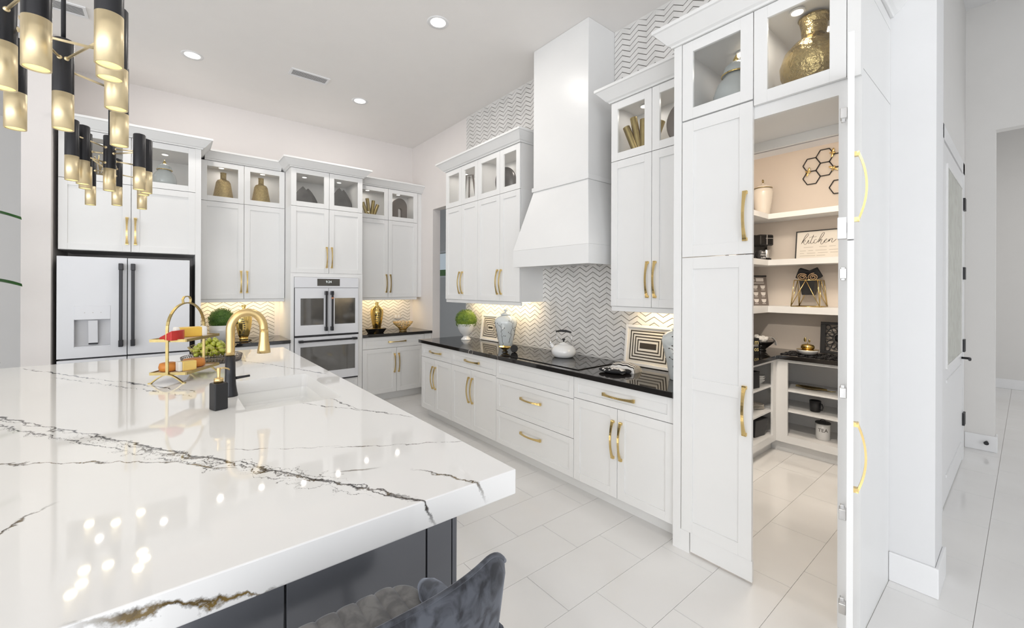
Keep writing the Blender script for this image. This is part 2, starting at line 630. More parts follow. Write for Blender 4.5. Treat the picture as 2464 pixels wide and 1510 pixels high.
def struct(name, b, m, label=None, cat=None, bevel=0.0, parent=None):
    o = b.make(name, m, parent, bevel=bevel)
    if not parent:
        tag(o, label, cat, kind='structure')
    return o


def text(name, s, size, m, parent, loc, rot, depth=0.0006, align='CENTER', sx=1.0, bend=0.0):
    cu = bpy.data.curves.new(name, 'FONT')
    cu.body = s
    cu.size = size
    cu.extrude = depth
    cu.align_x = align
    cu.align_y = 'CENTER'
    cu.resolution_u = 2
    ob = bpy.data.objects.new(name, cu)
    COL.objects.link(ob)
    dg = bpy.context.evaluated_depsgraph_get()
    me = bpy.data.meshes.new_from_object(ob.evaluated_get(dg))
    bpy.data.objects.remove(ob)
    if bend:
        for v in me.vertices:
            a_ = v.co.x / bend
            rr_ = bend + v.co.z
            v.co = (rr_ * math.sin(a_), v.co.y, rr_ * math.cos(a_) - bend)
    me.materials.clear()
    me.materials.append(MAT[m])
    o = link(name, me, parent, loc, rot)
    o.scale = (sx, 1, 1)
    return o


# ------------------------------------------------------------------ key dimensions (metres)
XW, YW, ZC = 2.975, 6.17, 3.74          # hood wall, fridge wall, ceiling
XP = 2.333                              # pantry face
XB = 2.355                              # base door face along the hood wall
XU = 2.655                              # upper door face along the hood wall
YU, YT, YF = 5.84, 5.53, 5.45           # upper, oven tower and fridge cabinet faces on the fridge wall
ZCT = 0.914
HW = R(-90)

# ------------------------------------------------------------------ the room
b = MB()
b.box(-7, 10.3, -5, 9.2, -0.06, -0.004)
floor = struct('floor', b, 'floor_grout', 'glossy white porcelain tile floor running through kitchen and hall', 'floor')
b = MB()
TL, TW, TG = 0.60, 0.3055, 0.0022
tile_me = MB().box(TG / 2, TL - TG / 2, TG / 2, TW - TG / 2, -0.008, 0).mesh('tile', 'floor_tile')
Y0r, X0r = 1.0715, 1.673
field = MB()
nt_ = 0


def tile_seen(x, y):
    cx, cy = x + TL / 2, y + TW / 2
    if cx > 0.55 and cx < 2.75 and 0.3 < cy < 5.9 and cx - 0.55 > 0:
        return not (cx < 0.85 and cy > 1.3 and cx + TL / 2 < 0.86)
    if 2.3 < cx < 4.75 and 0.35 < cy < 1.75:
        return True
    if 1.9 < cx < 8.0 and -0.75 < cy <= 0.5:
        return True
    return False


for r in range(-20, 27):
    y = Y0r + r * TW
    off = X0r - 0.2 * r
    off -= math.floor((off + 7) / TL) * TL
    x = off
    while x < 10.2:
        if tile_seen(x, y) and nt_ < 300:
            link('tile', tile_me, floor, (x, y, 0))
            nt_ += 1
        else:
            field.box(x + TG / 2, x + TL - TG / 2, y + TG / 2, y + TW - TG / 2, -0.008, 0)
        x += TL
o = field.make('tile_field', 'floor_tile', floor)
o['kind'] = 'stuff'

b = MB()
b.box(-7, XW + 0.12, -5, 9.2, ZC, ZC + 0.1)
struct('ceiling', b, 'ceiling', 'smooth pale grey ceiling high over the kitchen', 'ceiling')
b = MB()
b.box(XW + 0.12, 10.3, -3, 0.5, 4.26, 4.36)
struct('ceiling_hall', b, 'trim', 'white ceiling over the hall right of the pantry', 'ceiling')
b = MB()
b.box(XW + 0.12, 5.07, 0.5, 2.12, 3.06, 3.14)
struct('ceiling_pantry', b, 'wall_pantry', 'ceiling inside the walk in pantry', 'ceiling')

# fridge wall
b = MB()
b.box(-0.94, XW + 0.12, YW, YW + 0.12, 0, ZC)
wall_back = struct('wall_back', b, 'wall', 'pale wall behind the refrigerator and ovens', 'wall')
b = MB()
b.box(-0.975, -0.802, 5.38, YW, 0, ZC)
struct('wall_niche', b, 'wall', 'narrow white wall end left of the refrigerator', 'wall')
b = MB()
b.box(-7, -0.94, 8.4, 8.5, 0, ZC)
struct('wall_far', b, 'wall_hall', 'grey wall of the room beyond, far left', 'wall')
# hood wall with doorway at the far end and pantry passage at the near end
b = MB()
T = XW + 0.12
b.box(XW, T, 1.30, 4.60, 0, ZC)
b.box(XW, T, 4.60, 5.50, 2.68, ZC)
b.box(XW, T, 5.50, YW + 0.12, 0, ZC)
b.box(XW, T, 0.50, 1.30, 2.414, ZC)
wc_ = MB().box(XW - 0.02, T + 0.13, 0.29, 0.4995, 0, 4.26)
struct('wall_column', wc_, 'column_white', 'white wall end between the pantry and the hall', 'wall')
wall_right = struct('wall_right', b, 'wall', 'white wall that carries the range hood, tiled in chevrons', 'wall')
b = MB()
b.box(T + 0.13, 6.03, 0.39, 0.50, 0, 4.26)
struct('wall_hall', b, 'wall_hall', 'beige hall wall with the glazed door', 'wall')
b = MB()
b.box(6.03, 6.15, 0.194, 0.50, 0, 4.26)
b.box(6.03, 6.15, -3, 0.194, 3.04, 4.26)
struct('wall_hall_end', b, 'wall_hall', 'beige wall with the tall cased opening at the end of the hall', 'wall')
b = MB()
b.box(10.1, 10.2, -3, 0.5, 0, 4.26)
b.box(6.15, 10.1, 0.42, 0.50, 0, 4.26)
struct('wall_hall_far', b, 'wall_hall', 'shaded far wall seen through the hall opening', 'wall')
# pantry shell
b = MB()
b.box(4.95, 5.07, 0.50, 2.12, 0, 3.06)
b.box(T, 4.95, 2.0, 2.12, 0, 3.06)
struct('wall_pantry', b, 'wall_pantry', 'warm beige walls inside the pantry', 'wall')
# room behind the far doorway
b = MB()
b.box(4.6, 4.7, 4.3, 7.3, 0, ZC)
b.box(4.6, 4.7, 7.3, 9.2, 0, 1.80)
b.box(4.6, 4.7, 7.3, 9.2, 2.30, ZC)
b.box(T, 4.7, 4.2, 4.3, 0, ZC)
b.box(T, 4.7, 9.1, 9.2, 0, ZC)
b.box(T, 4.7, 4.3, 9.1, ZC, ZC + 0.1)
struct('wall_utility', b, 'wall_hall', 'grey walls of the room beyond the far doorway', 'wall')
b = MB()
b.box(4.62, 4.64, 7.3, 9.1, 1.80, 2.30)
w1 = struct('window_1', b, 'glass', 'small window in the room beyond the far doorway', 'window')
b = MB()
b.box(4.585, 4.6, 7.25, 9.1, 1.76, 1.80)
b.box(4.585, 4.6, 7.25, 9.1, 2.30, 2.34)
b.make('window_frame', 'trim', w1)
# glazed walls of the great room, behind and beside the camera
b = MB()
b.box(-7, 10.3, -5.1, -5, 0, 0.25)
b.box(-7, 10.3, -5.1, -5, 3.25, ZC)
for x0, x1 in ((-7, -5.95), (-3.25, -2.75), (-0.05, 0.45), (3.15, 10.3)):
    b.box(x0, x1, -5.1, -5, 0.25, 3.25)
struct('wall_rear', b, 'wall', 'wall with tall windows behind the viewer', 'wall')
b = MB()
b.box(-7.1, -7, -5, 9.2, 0, 0.25)
b.box(-7.1, -7, -5, 9.2, 3.25, ZC)
for y0, y1 in ((-5, -3.95), (-1.25, -0.55), (2.15, 9.2)):
    b.box(-7.1, -7, y0, y1, 0.25, 3.25)
struct('wall_left', b, 'wall', 'wall with tall windows at the far left side of the room', 'wall')
b = MB()
b.box(3.3, 5.8, -3.1, -3, 0, ZC)
b.box(8.6, 10.2, -3.1, -3, 0, ZC)
b.box(5.8, 8.6, -3.1, -3, 3.25, 4.26)
b.box(5.8, 8.6, -3.1, -3, 0, 0.25)
b.box(3.2, 3.3, -5.0, -3.0, 0, ZC)
b.box(T, 10.2, -3.1, -3, ZC, 4.3)
b.box(T, T + 0.06, -3.1, 0.3, ZC, 4.3)
struct('wall_hall_rear', b, 'wall_hall', 'hall wall on the near side, behind the viewer', 'wall')
wn_ = 2
for ax_, spans, fixed in (('x', ((-5.95, -3.25), (-2.75, -0.05), (0.45, 3.15)), -5.05), ('y', ((-3.95, -1.25), (-0.55, 2.15)), -7.05)):
    for a_, c_ in spans:
        m_ = MB()
        for s0, s1, z0, z1 in ((a_, a_ + 0.06, 0.25, 3.25), (c_ - 0.06, c_, 0.25, 3.25), ((a_ + c_) / 2 - 0.03, (a_ + c_) / 2 + 0.03, 0.31, 3.19),
                               (a_ + 0.06, c_ - 0.06, 0.25, 0.31), (a_ + 0.06, c_ - 0.06, 3.19, 3.25)):
            if ax_ == 'x':
                m_.box(s0, s1, fixed - 0.03, fixed + 0.03, z0, z1)
            else:
                m_.box(fixed - 0.03, fixed + 0.03, s0, s1, z0, z1)
        struct('window_%d' % wn_, m_, 'trim', 'tall white framed window out of view, number %d along the glazed walls' % (wn_ - 1), 'window')
        wn_ += 1
hd = MB()
hd.box(5.6, 5.9, 6.6, 13, 0, 2.02)
tag(hd.make('hedge', 'hedge'), 'green hedge outside the window beyond the far doorway', 'hedge')

# baseboards
b = MB()
b.prism([(XW - 0.035, 0.462), (XW - 0.035, 0.275), (T + 0.145, 0.275), (T + 0.145, 0.389), (T + 0.1305, 0.389), (T + 0.1305, 0.2895), (XW - 0.0205, 0.2895), (XW - 0.0205, 0.462)], 'z', 0, 0.15)
struct('baseboard_column', b, 'trim', 'tall white baseboard round the wall end beside the pantry', 'baseboard', 0.004)
b = MB()
b.prism([(6.015, 0.389), (6.015, 0.179), (6.15, 0.179), (6.15, 0.1935), (6.0295, 0.1935), (6.0295, 0.389)], 'z', 0, 0.15)
struct('baseboard_hall', b, 'trim', 'white baseboard under the hall opening', 'baseboard', 0.004)
b = MB()
b.prism([(10.085, -3), (10.0995, -3), (10.0995, 0.4195), (6.15, 0.4195), (6.15, 0.405), (10.085, 0.405)], 'z', 0, 0.15)
struct('baseboard_far', b, 'trim', 'white baseboard along the far hall wall', 'baseboard', 0.004)
b = MB()
b.box(XW - 0.012, T, 5.487, 5.4995, 0, 0.15)
struct('baseboard_doorway', b, 'trim', 'white baseboard at the far doorway corner', 'baseboard', 0.002)

# ------------------------------------------------------------------ chevron mosaic tiles
CW, CR, CP, GR = 0.078, 0.045, 0.0468, 0.0062


def chev_mesh(up):
    p = []
    z0, z1 = (0, CR) if up else (CR, 0)
    for y in (0.0, -0.0018):
        p += [(0.0002, y, z0 + GR / 2), (CW - 0.0002, y, z1 + GR / 2), (CW - 0.0002, y, z1 + CP - GR / 2), (0.0002, y, z0 + CP - GR / 2)]
    m_ = MB()
    m_.hexa([p[0], p[1], p[5], p[4], p[3], p[2], p[6], p[7]])
    return m_.mesh('tile', 'marble_tile')


CHM = [chev_mesh(True), chev_mesh(False)]
CHV = [[tuple(v.co) for v in me.vertices] for me in CHM]
CHF = [[list(pl.vertices) for pl in me.polygons] for me in CHM]


def chevrons(parent, org, rz, regions, score, cap):
    """regions: list of (u0,u1,z0,z1) on the wall in local u; tiles clipped to those overlapping."""
    cells = []
    rot = Matrix.Rotation(rz, 4, 'Z')
    for (u0, u1, z0, z1) in regions:
        k0, k1 = math.floor(u0 / CW), math.ceil(u1 / CW - 1e-6)
        for k in range(k0, k1):
            j0 = math.floor((z0 - CR) / CP)
            j1 = math.ceil(z1 / CP)
            for j in range(j0, j1):
                u, z = k * CW, j * CP
                full = u >= u0 - 1e-4 and u + CW <= u1 + 1e-4 and z >= z0 - 1e-4 and z + CR + CP <= z1 + 1e-4
                cells.append((u, z, k % 2, full, (u0, u1, z0, z1)))
    cells_f = [c for c in cells if c[3]]
    wp = [(score(Vector(org) + rot @ Vector((c[0] + CW / 2, 0, c[1]))), c) for c in cells_f]
    wp.sort(key=lambda t: -t[0])
    for s_, c in wp[:cap]:
        link('tile', CHM[c[2]], parent, Vector(org) + rot @ Vector((c[0], 0, c[1])), (0, 0, rz))
    rest = [c for s_, c in wp[cap:]] + [c for c in cells if not c[3]]
    fb = MB()
    for u, z, k, full, (u0, u1, z0, z1) in rest:
        n = len(fb.v)
        vs = []
        bad = False
        for v in CHV[k]:
            vs.append([v[0] + u, v[1], v[2] + z])
        if not full:
            lo = min(v[2] for v in vs)
            hi = max(v[2] for v in vs)
            if hi < z0 or lo > z1 or u >= u1 or u + CW <= u0:
                continue
            sl = (CR if k == 0 else -CR) / CW
            for v in vs:
                if v[0] < u0:
                    v[2] += sl * (u0 - v[0])
                    v[0] = u0
                if v[0] > u1:
                    v[2] -= sl * (v[0] - u1)
                    v[0] = u1
                v[2] = min(max(v[2], z0), z1)
        for v in vs:
            w = rot @ Vector(v)
            fb.v.append((w.x + org[0], w.y + org[1], w.z + org[2]))
        for q in CHF[k]:
            fb.face([n + i for i in q])
    if fb.v:
        o = fb.make('tile_field', 'marble_tile', parent, fixn=False)
        o['kind'] = 'stuff'


def cam_score(p):
    d = (p - Vector((0, 0, CAMH))).length
    return -d


# hood wall: local u runs towards the camera (world -Y) from Y=4.60
b = MB()
b.box(XW - 0.004, XW, 1.30, 4.60, ZCT, ZC)
grout1 = b.make('grout_bed', 'grout', wall_right)
U = lambda y: 4.60 - y
chevrons(wall_right, (XW - 0.004, 4.60, 0), HW,
         [(U(4.60), U(3.155), ZCT, 1.40), (U(3.155), U(2.05), ZCT, 1.76), (U(2.05), U(1.30), ZCT, 1.40)], cam_score, 300)
chevrons(wall_right, (XW - 0.004, 4.60, 0), HW, [(U(4.60), U(2.9), 2.9, ZC), (U(2.26), U(1.30), 2.9, ZC)], cam_score, 0)
# fridge wall
for (xa, xb) in ((0.27, 1.11), (1.96, XW)):
    b = MB()
    b.box(xa, xb, YW - 0.004, YW, ZCT, 1.40)
    b.make('grout_bed', 'grout', wall_back)
    # (tiles stand proud of their bed)
    chevrons(wall_back, (xa, YW - 0.004, 0), 0, [(0, xb - xa - (0.06 if xa < 1 else 0.04), ZCT, 1.40)], cam_score, 140)
# smooth returns beside the mosaic panels
b = MB()
b.box(1.05, 1.11, YW - 0.012, YW, ZCT, 1.40)
b.box(XW - 0.04, XW, YW - 0.012, YW, ZCT, 1.40)
b.make('plain_panel', 'wall', wall_back)

# ------------------------------------------------------------------ cabinet kit


def handle_mesh():
    m_ = MB()
    L, n = 0.26, 16
    pts, ws = [], []
    for i in range(n + 1):
        t = -1 + 2 * i / n
        z = t * L / 2
        y = -(0.010 + 0.026 * (1 - t * t))
        pts.append((0, y, z))
        ws.append(0.013 + 0.010 * abs(t) ** 3)
    m_.band(pts, (1, 0, 0), ws, 0.007)
    for sgn in (-1, 1):
        z = sgn * (L / 2 - 0.008)
        m_.box(-0.011, 0.011, -0.016, 0.0, z - 0.008, z + 0.008)
    return m_.mesh('handle', 'brass')


HANDLE = handle_mesh()
FW = 0.058


def handle(parent, x, z, horiz=False):
    return link('handle', HANDLE, parent, (x, 0, z), (0, R(90), 0) if horiz else (0, 0, 0))


def door(parent, name, x0, x1, z0, z1, glass=False, fw=FW, gap=0.0022, y=0.0):
    x0 += gap
    x1 -= gap
    z0 += gap
    z1 -= gap
    w, h = x1 - x0, z1 - z0
    m_ = MB()
    m_.box(0, fw, 0, 0.02, 0, h)
    m_.box(w - fw, w, 0, 0.02, 0, h)
    m_.box(fw, w - fw, 0, 0.02, 0, fw)
    m_.box(fw, w - fw, 0, 0.02, h - fw, h)
    if not glass:
        m_.box(fw - 0.003, w - fw + 0.003, 0.0085, 0.017, fw - 0.003, h - fw + 0.003)
    o = m_.make(name, 'cabinet', parent, (x0, y, z0), bevel=0.0013)
    if glass:
        MB().box(fw - 0.004, w - fw + 0.004, 0.009, 0.013, fw - 0.004, h - fw + 0.004).make('pane', 'glass', o)
    return o


def slab(parent, name, x0, x1, z0, z1, gap=0.0022):
    return door(parent, name, x0, x1, z0, z1, fw=0.045, gap=gap)


def carcass(parent, w, d, z0, z1, zd=None, toe=False):
    """body behind the doors; above zd it is an open display box"""
    m_ = MB()
    f = 0.0225
    if toe:
        m_.box(0, w, f, d, 0.10, zd or z1)
        m_.box(0, w, 0.085, d, 0, 0.10)
    else:
        m_.box(0, w, f, d, z0, zd or z1)
    o = m_.make('body', 'cabinet', parent)
    if zd:
        m_ = MB()
        m_.box(0, 0.018, f, d, zd, z1)
        m_.box(w - 0.018, w, f, d, zd, z1)
        m_.box(0.018, w - 0.018, f, d, z1 - 0.02, z1)
        m_.box(0.018, w - 0.018, d - 0.012, d, zd, z1 - 0.02)
        m_.box(0.018, w - 0.018, f, d - 0.012, zd, zd + 0.02)
        m_.make('display_box', 'cabinet_inner', parent)
    return o


def puck(parent, x, y, z, e=0.65):
    m_ = MB().lathe([(0.034, -0.010), (0.034, 0.0)], (0, 0, 0), 20)
    p = m_.make('puck_light', 'trim', parent, (x, y, z))
    MB().lathe([(0.026, -0.0125), (0.026, -0.0095)], (0, 0, 0), 20).make('lens', 'puck_glow', p)
    lamp('AREA', 'puck_lamp', (0, 0, -0.016), e, (1.0, 0.93, 0.86), 0.05, parent=p)


CROWN = [(0.0, 0.0), (-0.012, 0.0), (-0.016, 0.010), (-0.030, 0.018), (-0.085, 0.082), (-0.095, 0.086), (-0.095, 0.105), (0.0, 0.105)]


def crown(name, label, x0, x1, y_front, y_wall, z, frame_loc, rz, left=True, right=True):
    """mitred crown; profile sweeps along the left return, front and right return"""
    t = thing(name, label, 'crown molding', frame_loc, rz)
    m_ = MB()
    path = []
    k = len(CROWN)

    def ring(px, py, dx, dy):
        base = len(m_.v)
        for (o, h) in CROWN:
            m_.v.append((px + dx * (-o), py + dy * (-o), z + h))
        return base
    rings = []
    if left:
        rings.append(ring(x0, y_wall, -1, 0))
        rings.append(ring(x0, y_front, -1, -1))
    else:
        rings.append(ring(x0, y_front, 0, -1))
    if right:
        rings.append(ring(x1, y_front, 1, -1))
        rings.append(ring(x1, y_wall, 1, 0))
    else:
        rings.append(ring(x1, y_front, 0, -1))
    for a, c in zip(rings, rings[1:]):
        for i in range(k):
            j = (i + 1) % k
            m_.face([a + i, a + j, c + j, c + i])
    m_.face([rings[0] + i for i in range(k)])
    m_.face([rings[-1] + i for i in range(k)][::-1])
    m_.make('moulding', 'cabinet', t)
    m_ = MB()
    m_.box(x0, x1, y_front, y_wall, z, z + 0.09)
    m_.make('cap_board', 'cabinet', t)
    return t


def light_rail(parent, w, d, z):
    MB().box(0, w, 0.012, 0.034, z - 0.036, z).make('light_rail', 'cabinet', parent, bevel=0.002)
    return parent


# ---------------- hood wall: base units
BU = [(4.625, 3.932, 4.305), (3.932, 3.128, 3.55), (3.128, 2.159, None), (2.159, 1.345, 1.762)]
BL = ['white base cabinet under the topiary, one drawer over two doors, farthest along hood wall',
      'white base cabinet under the ginger jar and gold bowl, one drawer over two doors',
      'white drawer base under the cooktop, two deep drawers below a blank panel',
      'white base cabinet beside the pantry, one wide drawer over two doors']
for (ya, yb, sp), lab in zip(BU, BL):
    w = ya - yb
    t = thing('base_cabinet', lab, 'cabinet', (XB, ya, 0), HW, 'base cabinets along the hood wall')
    carcass(t, w, XW - XB - 0.002, 0.1, 0.876, toe=True)
    if sp is None:
        slab(t, 'blank_panel', 0, w, 0.70, 0.872)
        for za, zb in ((0.402, 0.70), (0.105, 0.402)):
            d_ = slab(t, 'drawer', 0, w, za, zb)
            handle(d_, w / 2 - 0.002, (zb - za) / 2 + 0.03, True)
    else:
        d_ = slab(t, 'drawer', 0, w, 0.715, 0.872)
        handle(d_, w / 2 - 0.002, 0.078, True)
        s_ = ya - sp
        d1 = door(t, 'door', 0, s_, 0.105, 0.715)
        handle(d1, s_ - 0.034, 0.395)
        d2_ = door(t, 'door', s_, w, 0.105, 0.715)
        handle(d2_, 0.030, 0.395)
# black worktop
b = MB()
b.box(XB - 0.03, XW - 0.002, 1.341, 4.65, 0.877, ZCT)
tag(b.make('worktop', 'black_stone', bevel=0.003), 'long polished black stone worktop along the hood wall', 'countertop')
b = MB()
b.box(2.392, 2.93, 2.15, 3.10, ZCT + 0.0002, ZCT + 0.006)
ck = thing('cooktop', 'flat black glass cooktop under the kettle', 'cooktop', (0, 0, 0))
b.make('glass_plate', 'black_gloss', ck, bevel=0.002)
b = MB()
for x_, y_, r_ in ((2.78, 2.40, 0.10), (2.54, 2.36, 0.075), (2.56, 2.88, 0.09), (2.80, 2.86, 0.075)):
    pts = [(x_ + r_ * math.cos(a * PI / 16), y_ + r_ * math.sin(a * PI / 16), ZCT + 0.0062) for a in range(32)]
    b.tube(pts, 0.0006, 4, closed=True)
b.make('burner_ring', 'dark_taupe', ck)

# ---------------- hood wall: upper units
DU = XW - XU - 0.002
UL = [(4.578, 3.879, 4.216), (3.879, 3.150, 3.475)]
ULn = ['white upper cabinet over the topiary, glass display doors above, left of hood',
       'white upper cabinet touching the hood on its left, glass doors showing a dark plate']


def upper(label, loc, rz, w, d, sp, group, z0=1.396, zs=2.51, z1=2.965, hz=1.595, pk=True, rail=True, name='upper_cabinet'):
    t = thing(name, label, 'cabinet', loc, rz, group)
    carcass(t, w, d, z0, z1, zs)
    for (a, c, hx) in ((0, sp, 'r'), (sp, w, 'l')):
        d_ = door(t, 'door', a, c, z0, zs)
        handle(d_, (c - a - 0.0315) if hx == 'r' else 0.029, hz - z0)
        door(t, 'glass_door', a, c, zs, z1, True)
    if rail:
        light_rail(t, w, d, z0)
    if pk:
        puck(t, sp * 0.5, d * 0.55, z1 - 0.02)
        puck(t, (sp + w) * 0.5, d * 0.55, z1 - 0.02)
    return t


for (ya, yb, sp), lab in zip(UL, ULn):
    upper(lab, (XU, ya, 0), HW, ya - yb, DU, ya - sp, 'upper cabinets along the hood wall')
upper('white upper cabinet between the hood and the pantry, glass doors above', (XU, 2.052, 0), HW, 2.052 - 1.342, DU, 2.052 - 1.696,
      'upper cabinets along the hood wall')
crown('crown_molding', 'white crown molding over the upper cabinets left of hood', 0, 4.578 - 3.150, 0, DU, 2.966, (XU, 4.578, 0), HW)
crown('crown_molding', 'white crown molding between the hood and the taller pantry crown', 0, 2.052 - 1.388, 0, DU, 2.966, (XU, 2.052, 0), HW, True, False)
# under-cabinet strips (warm)
for ya, yb, nm, e in ((4.40, 3.22, 'left of hood', 5.5), (1.98, 1.36, 'right of hood', 3.0)):
    b = MB()
    b.box(XU + 0.18, XU + 0.205, yb, ya, 1.386, 1.3955)
    o = b.make('light_strip', 'strip_glow')
    tag(o, 'warm light strip under the upper cabinets %s' % nm, 'light strip')
    lamp('AREA', 'strip_lamp', (XU + 0.19, (ya + yb) / 2, 1.38), e, (1.0, 0.75, 0.42), 0.03, ya - yb, (0, R(-18), 0))

# ---------------- range hood
hd_ = thing('range_hood', 'tall white tapered range hood reaching the ceiling', 'range hood', (XW, 2.60, 0))
xc, yc0, yc1 = 2.63 - XW, 2.262 - 2.60, 2.925 - 2.60
xb_, yb0, yb1 = 2.496 - XW, 2.14 - 2.60, 3.06 - 2.60
b = MB()
b.box(xc, -0.001, yc0, yc1, 2.44, ZC - 0.001)
b.make('chimney', 'cabinet', hd_, bevel=0.003)
b = MB()
b.box(xc - 0.012, -0.001, yc0 - 0.012, yc1 + 0.012, 2.425, 2.465)
b.make('chimney_trim', 'cabinet', hd_, bevel=0.004)
b = MB()
b.hexa([(xb_, yb0, 1.88), (-0.001, yb0, 1.88), (-0.001, yb1, 1.88), (xb_, yb1, 1.88),
        (xc, yc0, 2.425), (-0.001, yc0, 2.425), (-0.001, yc1, 2.425), (xc, yc1, 2.425)])
b.make('canopy', 'cabinet', hd_, bevel=0.003)
b = MB()
b.box(xb_, xb_ + 0.02, yb0, yb1, 1.728, 1.8795)
b.box(xb_ + 0.02, -0.006, yb0, yb0 + 0.02, 1.728, 1.8795)
b.box(xb_ + 0.02, -0.006, yb1 - 0.02, yb1, 1.728, 1.8795)
b.make('apron', 'cabinet', hd_)
b = MB()
b.box(xb_ + 0.02, -0.006, yb0 + 0.02, yb1 - 0.02, 1.745, 1.76)
b.make('filter_panel', 'steel', hd_)

# ---------------- pantry front
pt = thing('pantry_cabinet', 'tall white pantry front with glass display doors above a walk in entrance', 'cabinet', (XP, 1.340, 0), HW)
PWD = 1.340 - 0.463
PD = XW - 0.02 - XP - 0.001
# stiles, header rails, side panels, display box
b = MB()
b.box(0, 0.048, 0.0, 0.045, 0, 2.965)
b.box(0, 0.018, 0.045, PD + 0.018, 0, 2.965)
b.box(PWD - 0.083, PWD, 0.022, 0.045, 0, 2.965)
b.box(PWD - 0.048, PWD, 0.0, 0.022, 2.47, 2.965)
b.box(0.048, PWD - 0.083, 0.022, 0.045, 2.414, 2.53)
b.box(0.018, PWD - 0.04, PD - 0.022, PD, 2.414, 2.47)
b.make('face_frame', 'cabinet', pt)
for za, zb in ((0.0, 2.508), (2.512, 2.90), (2.904, 2.962)):
    MB().box(PWD - 0.022, PWD, 0.0455, PD, za, zb).make('side_panel', 'cabinet', pt, bevel=0.0012)
b = MB()
b.box(0.048, PWD - 0.03, 0.046, PD, 2.47, 2.53)
b.box(0.048, PWD - 0.03, 0.046, PD, 2.94, 2.962)
b.box(0.048, PWD - 0.03, PD - 0.012, PD, 2.53, 2.94)
b.box(0.018, 0.048, 0.046, PD, 2.47, 2.962)
b.box(0.437, 0.452, 0.046, PD, 2.53, 2.94)
b.make('display_box', 'cabinet_inner', pt)
gl1 = door(pt, 'glass_door', 0.050, 0.440, 2.512, 2.965, True, 0.062)
gl2 = door(pt, 'glass_door', 0.440, PWD - 0.049, 2.475, 2.965, True, 0.062)
puck(pt, 0.26, 0.30, 2.938, 0.9)
puck(pt, 0.60, 0.12, 2.938, 0.7)
puck(pt, 0.66, 0.40, 2.938, 0.7)
crown('crown_molding', 'white crown molding along the top of the tall pantry', 0, PWD, 0, PD, 2.966, (XP, 1.340, 0), HW)
# closed leaf
lf = thing('pantry_door', 'closed white pantry door leaf with two brass pulls', 'door', (XP, 1.289, 0), HW)
lw = 1.289 - 0.900
d1 = door(lf, 'upper_panel', 0, lw, 1.714, 2.508, fw=0.066)
handle(d1, lw - 0.038, 1.911 - 1.714)
d1 = door(lf, 'lower_panel', 0, lw, 0.12, 1.714, fw=0.066)
MB().box(0.063, lw - 0.067, 0.001, 0.016, 0.83, 0.895).make('mid_rail', 'cabinet', d1, bevel=0.001)
handle(d1, lw - 0.038, 0.893 - 0.12)
MB().box(0.055, lw, 0.004, 0.022, 0.012, 0.121).make('plinth', 'cabinet', lf, bevel=0.001)
MB().box(-0.0, 0.053, 0.002, 0.022, 0.0, 0.121).make('plinth_return', 'cabinet', pt, (0.048, 0, 0))
# open leaf, swung out towards the viewer
ang = R(-90) - R(101.8)
ol = thing('pantry_door', 'open white pantry door leaf seen edge on, brass pulls on its outer face', 'door', (XP - 0.012, 0.506, 0), 0)
# local frame: x runs from hinge to free edge, y = inward face
hx = Vector((-math.sin(R(77.9)), -math.cos(R(77.9)), 0))
ol.rotation_euler = (0, 0, math.atan2(hx.y, hx.x))
for za, zb, nm in ((1.714, 2.485, 'upper_panel'), (0.12, 1.714, 'lower_panel')):
    d1 = door(ol, nm, 0.004, lw, za, zb, fw=0.066)
    # door front (y=0) must face -Y side: mirror by rotating about z
    d1.location = (lw - 0.002, 0.021, za + 0.0022)
    d1.rotation_euler = (0, 0, PI)
    hz = (1.911 if za > 1 else 0.905) - za
    handle(d1, 0.034, hz)
MB().box(0.003, lw - 0.002, 0.0, 0.018, 0.012, 0.121).make('plinth', 'cabinet', ol, bevel=0.001)
hb = MB().box(-0.012, 0.030, -0.026, -0.0005, -0.022, 0.022).box(-0.022, -0.002, -0.022, -0.006, -0.03, 0.03).mesh('hinge', 'steel', 0.002)
for z in (2.30, 1.80, 1.60, 1.08, 0.55, 0.14):
    link('hinge', hb, ol, (0.02, 0.0, z))
MB().box(lw - 0.05, lw - 0.004, -0.028, -0.0005, 1.72, 1.80).make('catch_block', 'trim', ol, bevel=0.002)

# ---------------- fridge wall
# fridge enclosure and over-fridge cabinet
fc = thing('fridge_cabinet', 'deep white cabinet over the refrigerator with glass doors at top', 'cabinet', (-0.772, YF, 0))
FWd = 0.206 + 0.772
b = MB()
b.box(FWd - 0.002, FWd + 0.045, 0.0, YW - YF - 0.001, 0, 2.965)
b.make('side_panel', 'cabinet', fc)
fcb = carcass(fc, FWd - 0.003, YW - YF - 0.002, 1.868, 2.965, 2.51)
sp = -0.288 + 0.772
for a, c, hx_ in ((0, sp, sp - 0.0315), (sp, FWd, 0.029)):
    d_ = door(fc, 'door', a, c, 1.868, 2.51)
    handle(d_, hx_, 2.065 - 1.868)
    door(fc, 'glass_door', a, c, 2.51, 2.965, True)
puck(fc, sp * 0.5, 0.34, 2.944)
puck(fc, (sp + FWd) * 0.5, 0.34, 2.944)
crown('crown_molding', 'white crown molding over the refrigerator cabinet', -0.003, FWd + 0.045, 0, YW - YF - 0.002, 2.966, (-0.772, YF, 0), 0, False, True)

# refrigerator
fr = thing('refrigerator', 'white french door refrigerator with black bar handles and water dispenser', 'refrigerator', (-0.770, 5.40, 0))
fw_ = 0.928
sx_ = 0.459
MB().box(0.012, fw_ - 0.012, 0.062, 0.74, 0.02, 1.79).make('case', 'fridge_side', fr)
fz = 0.886


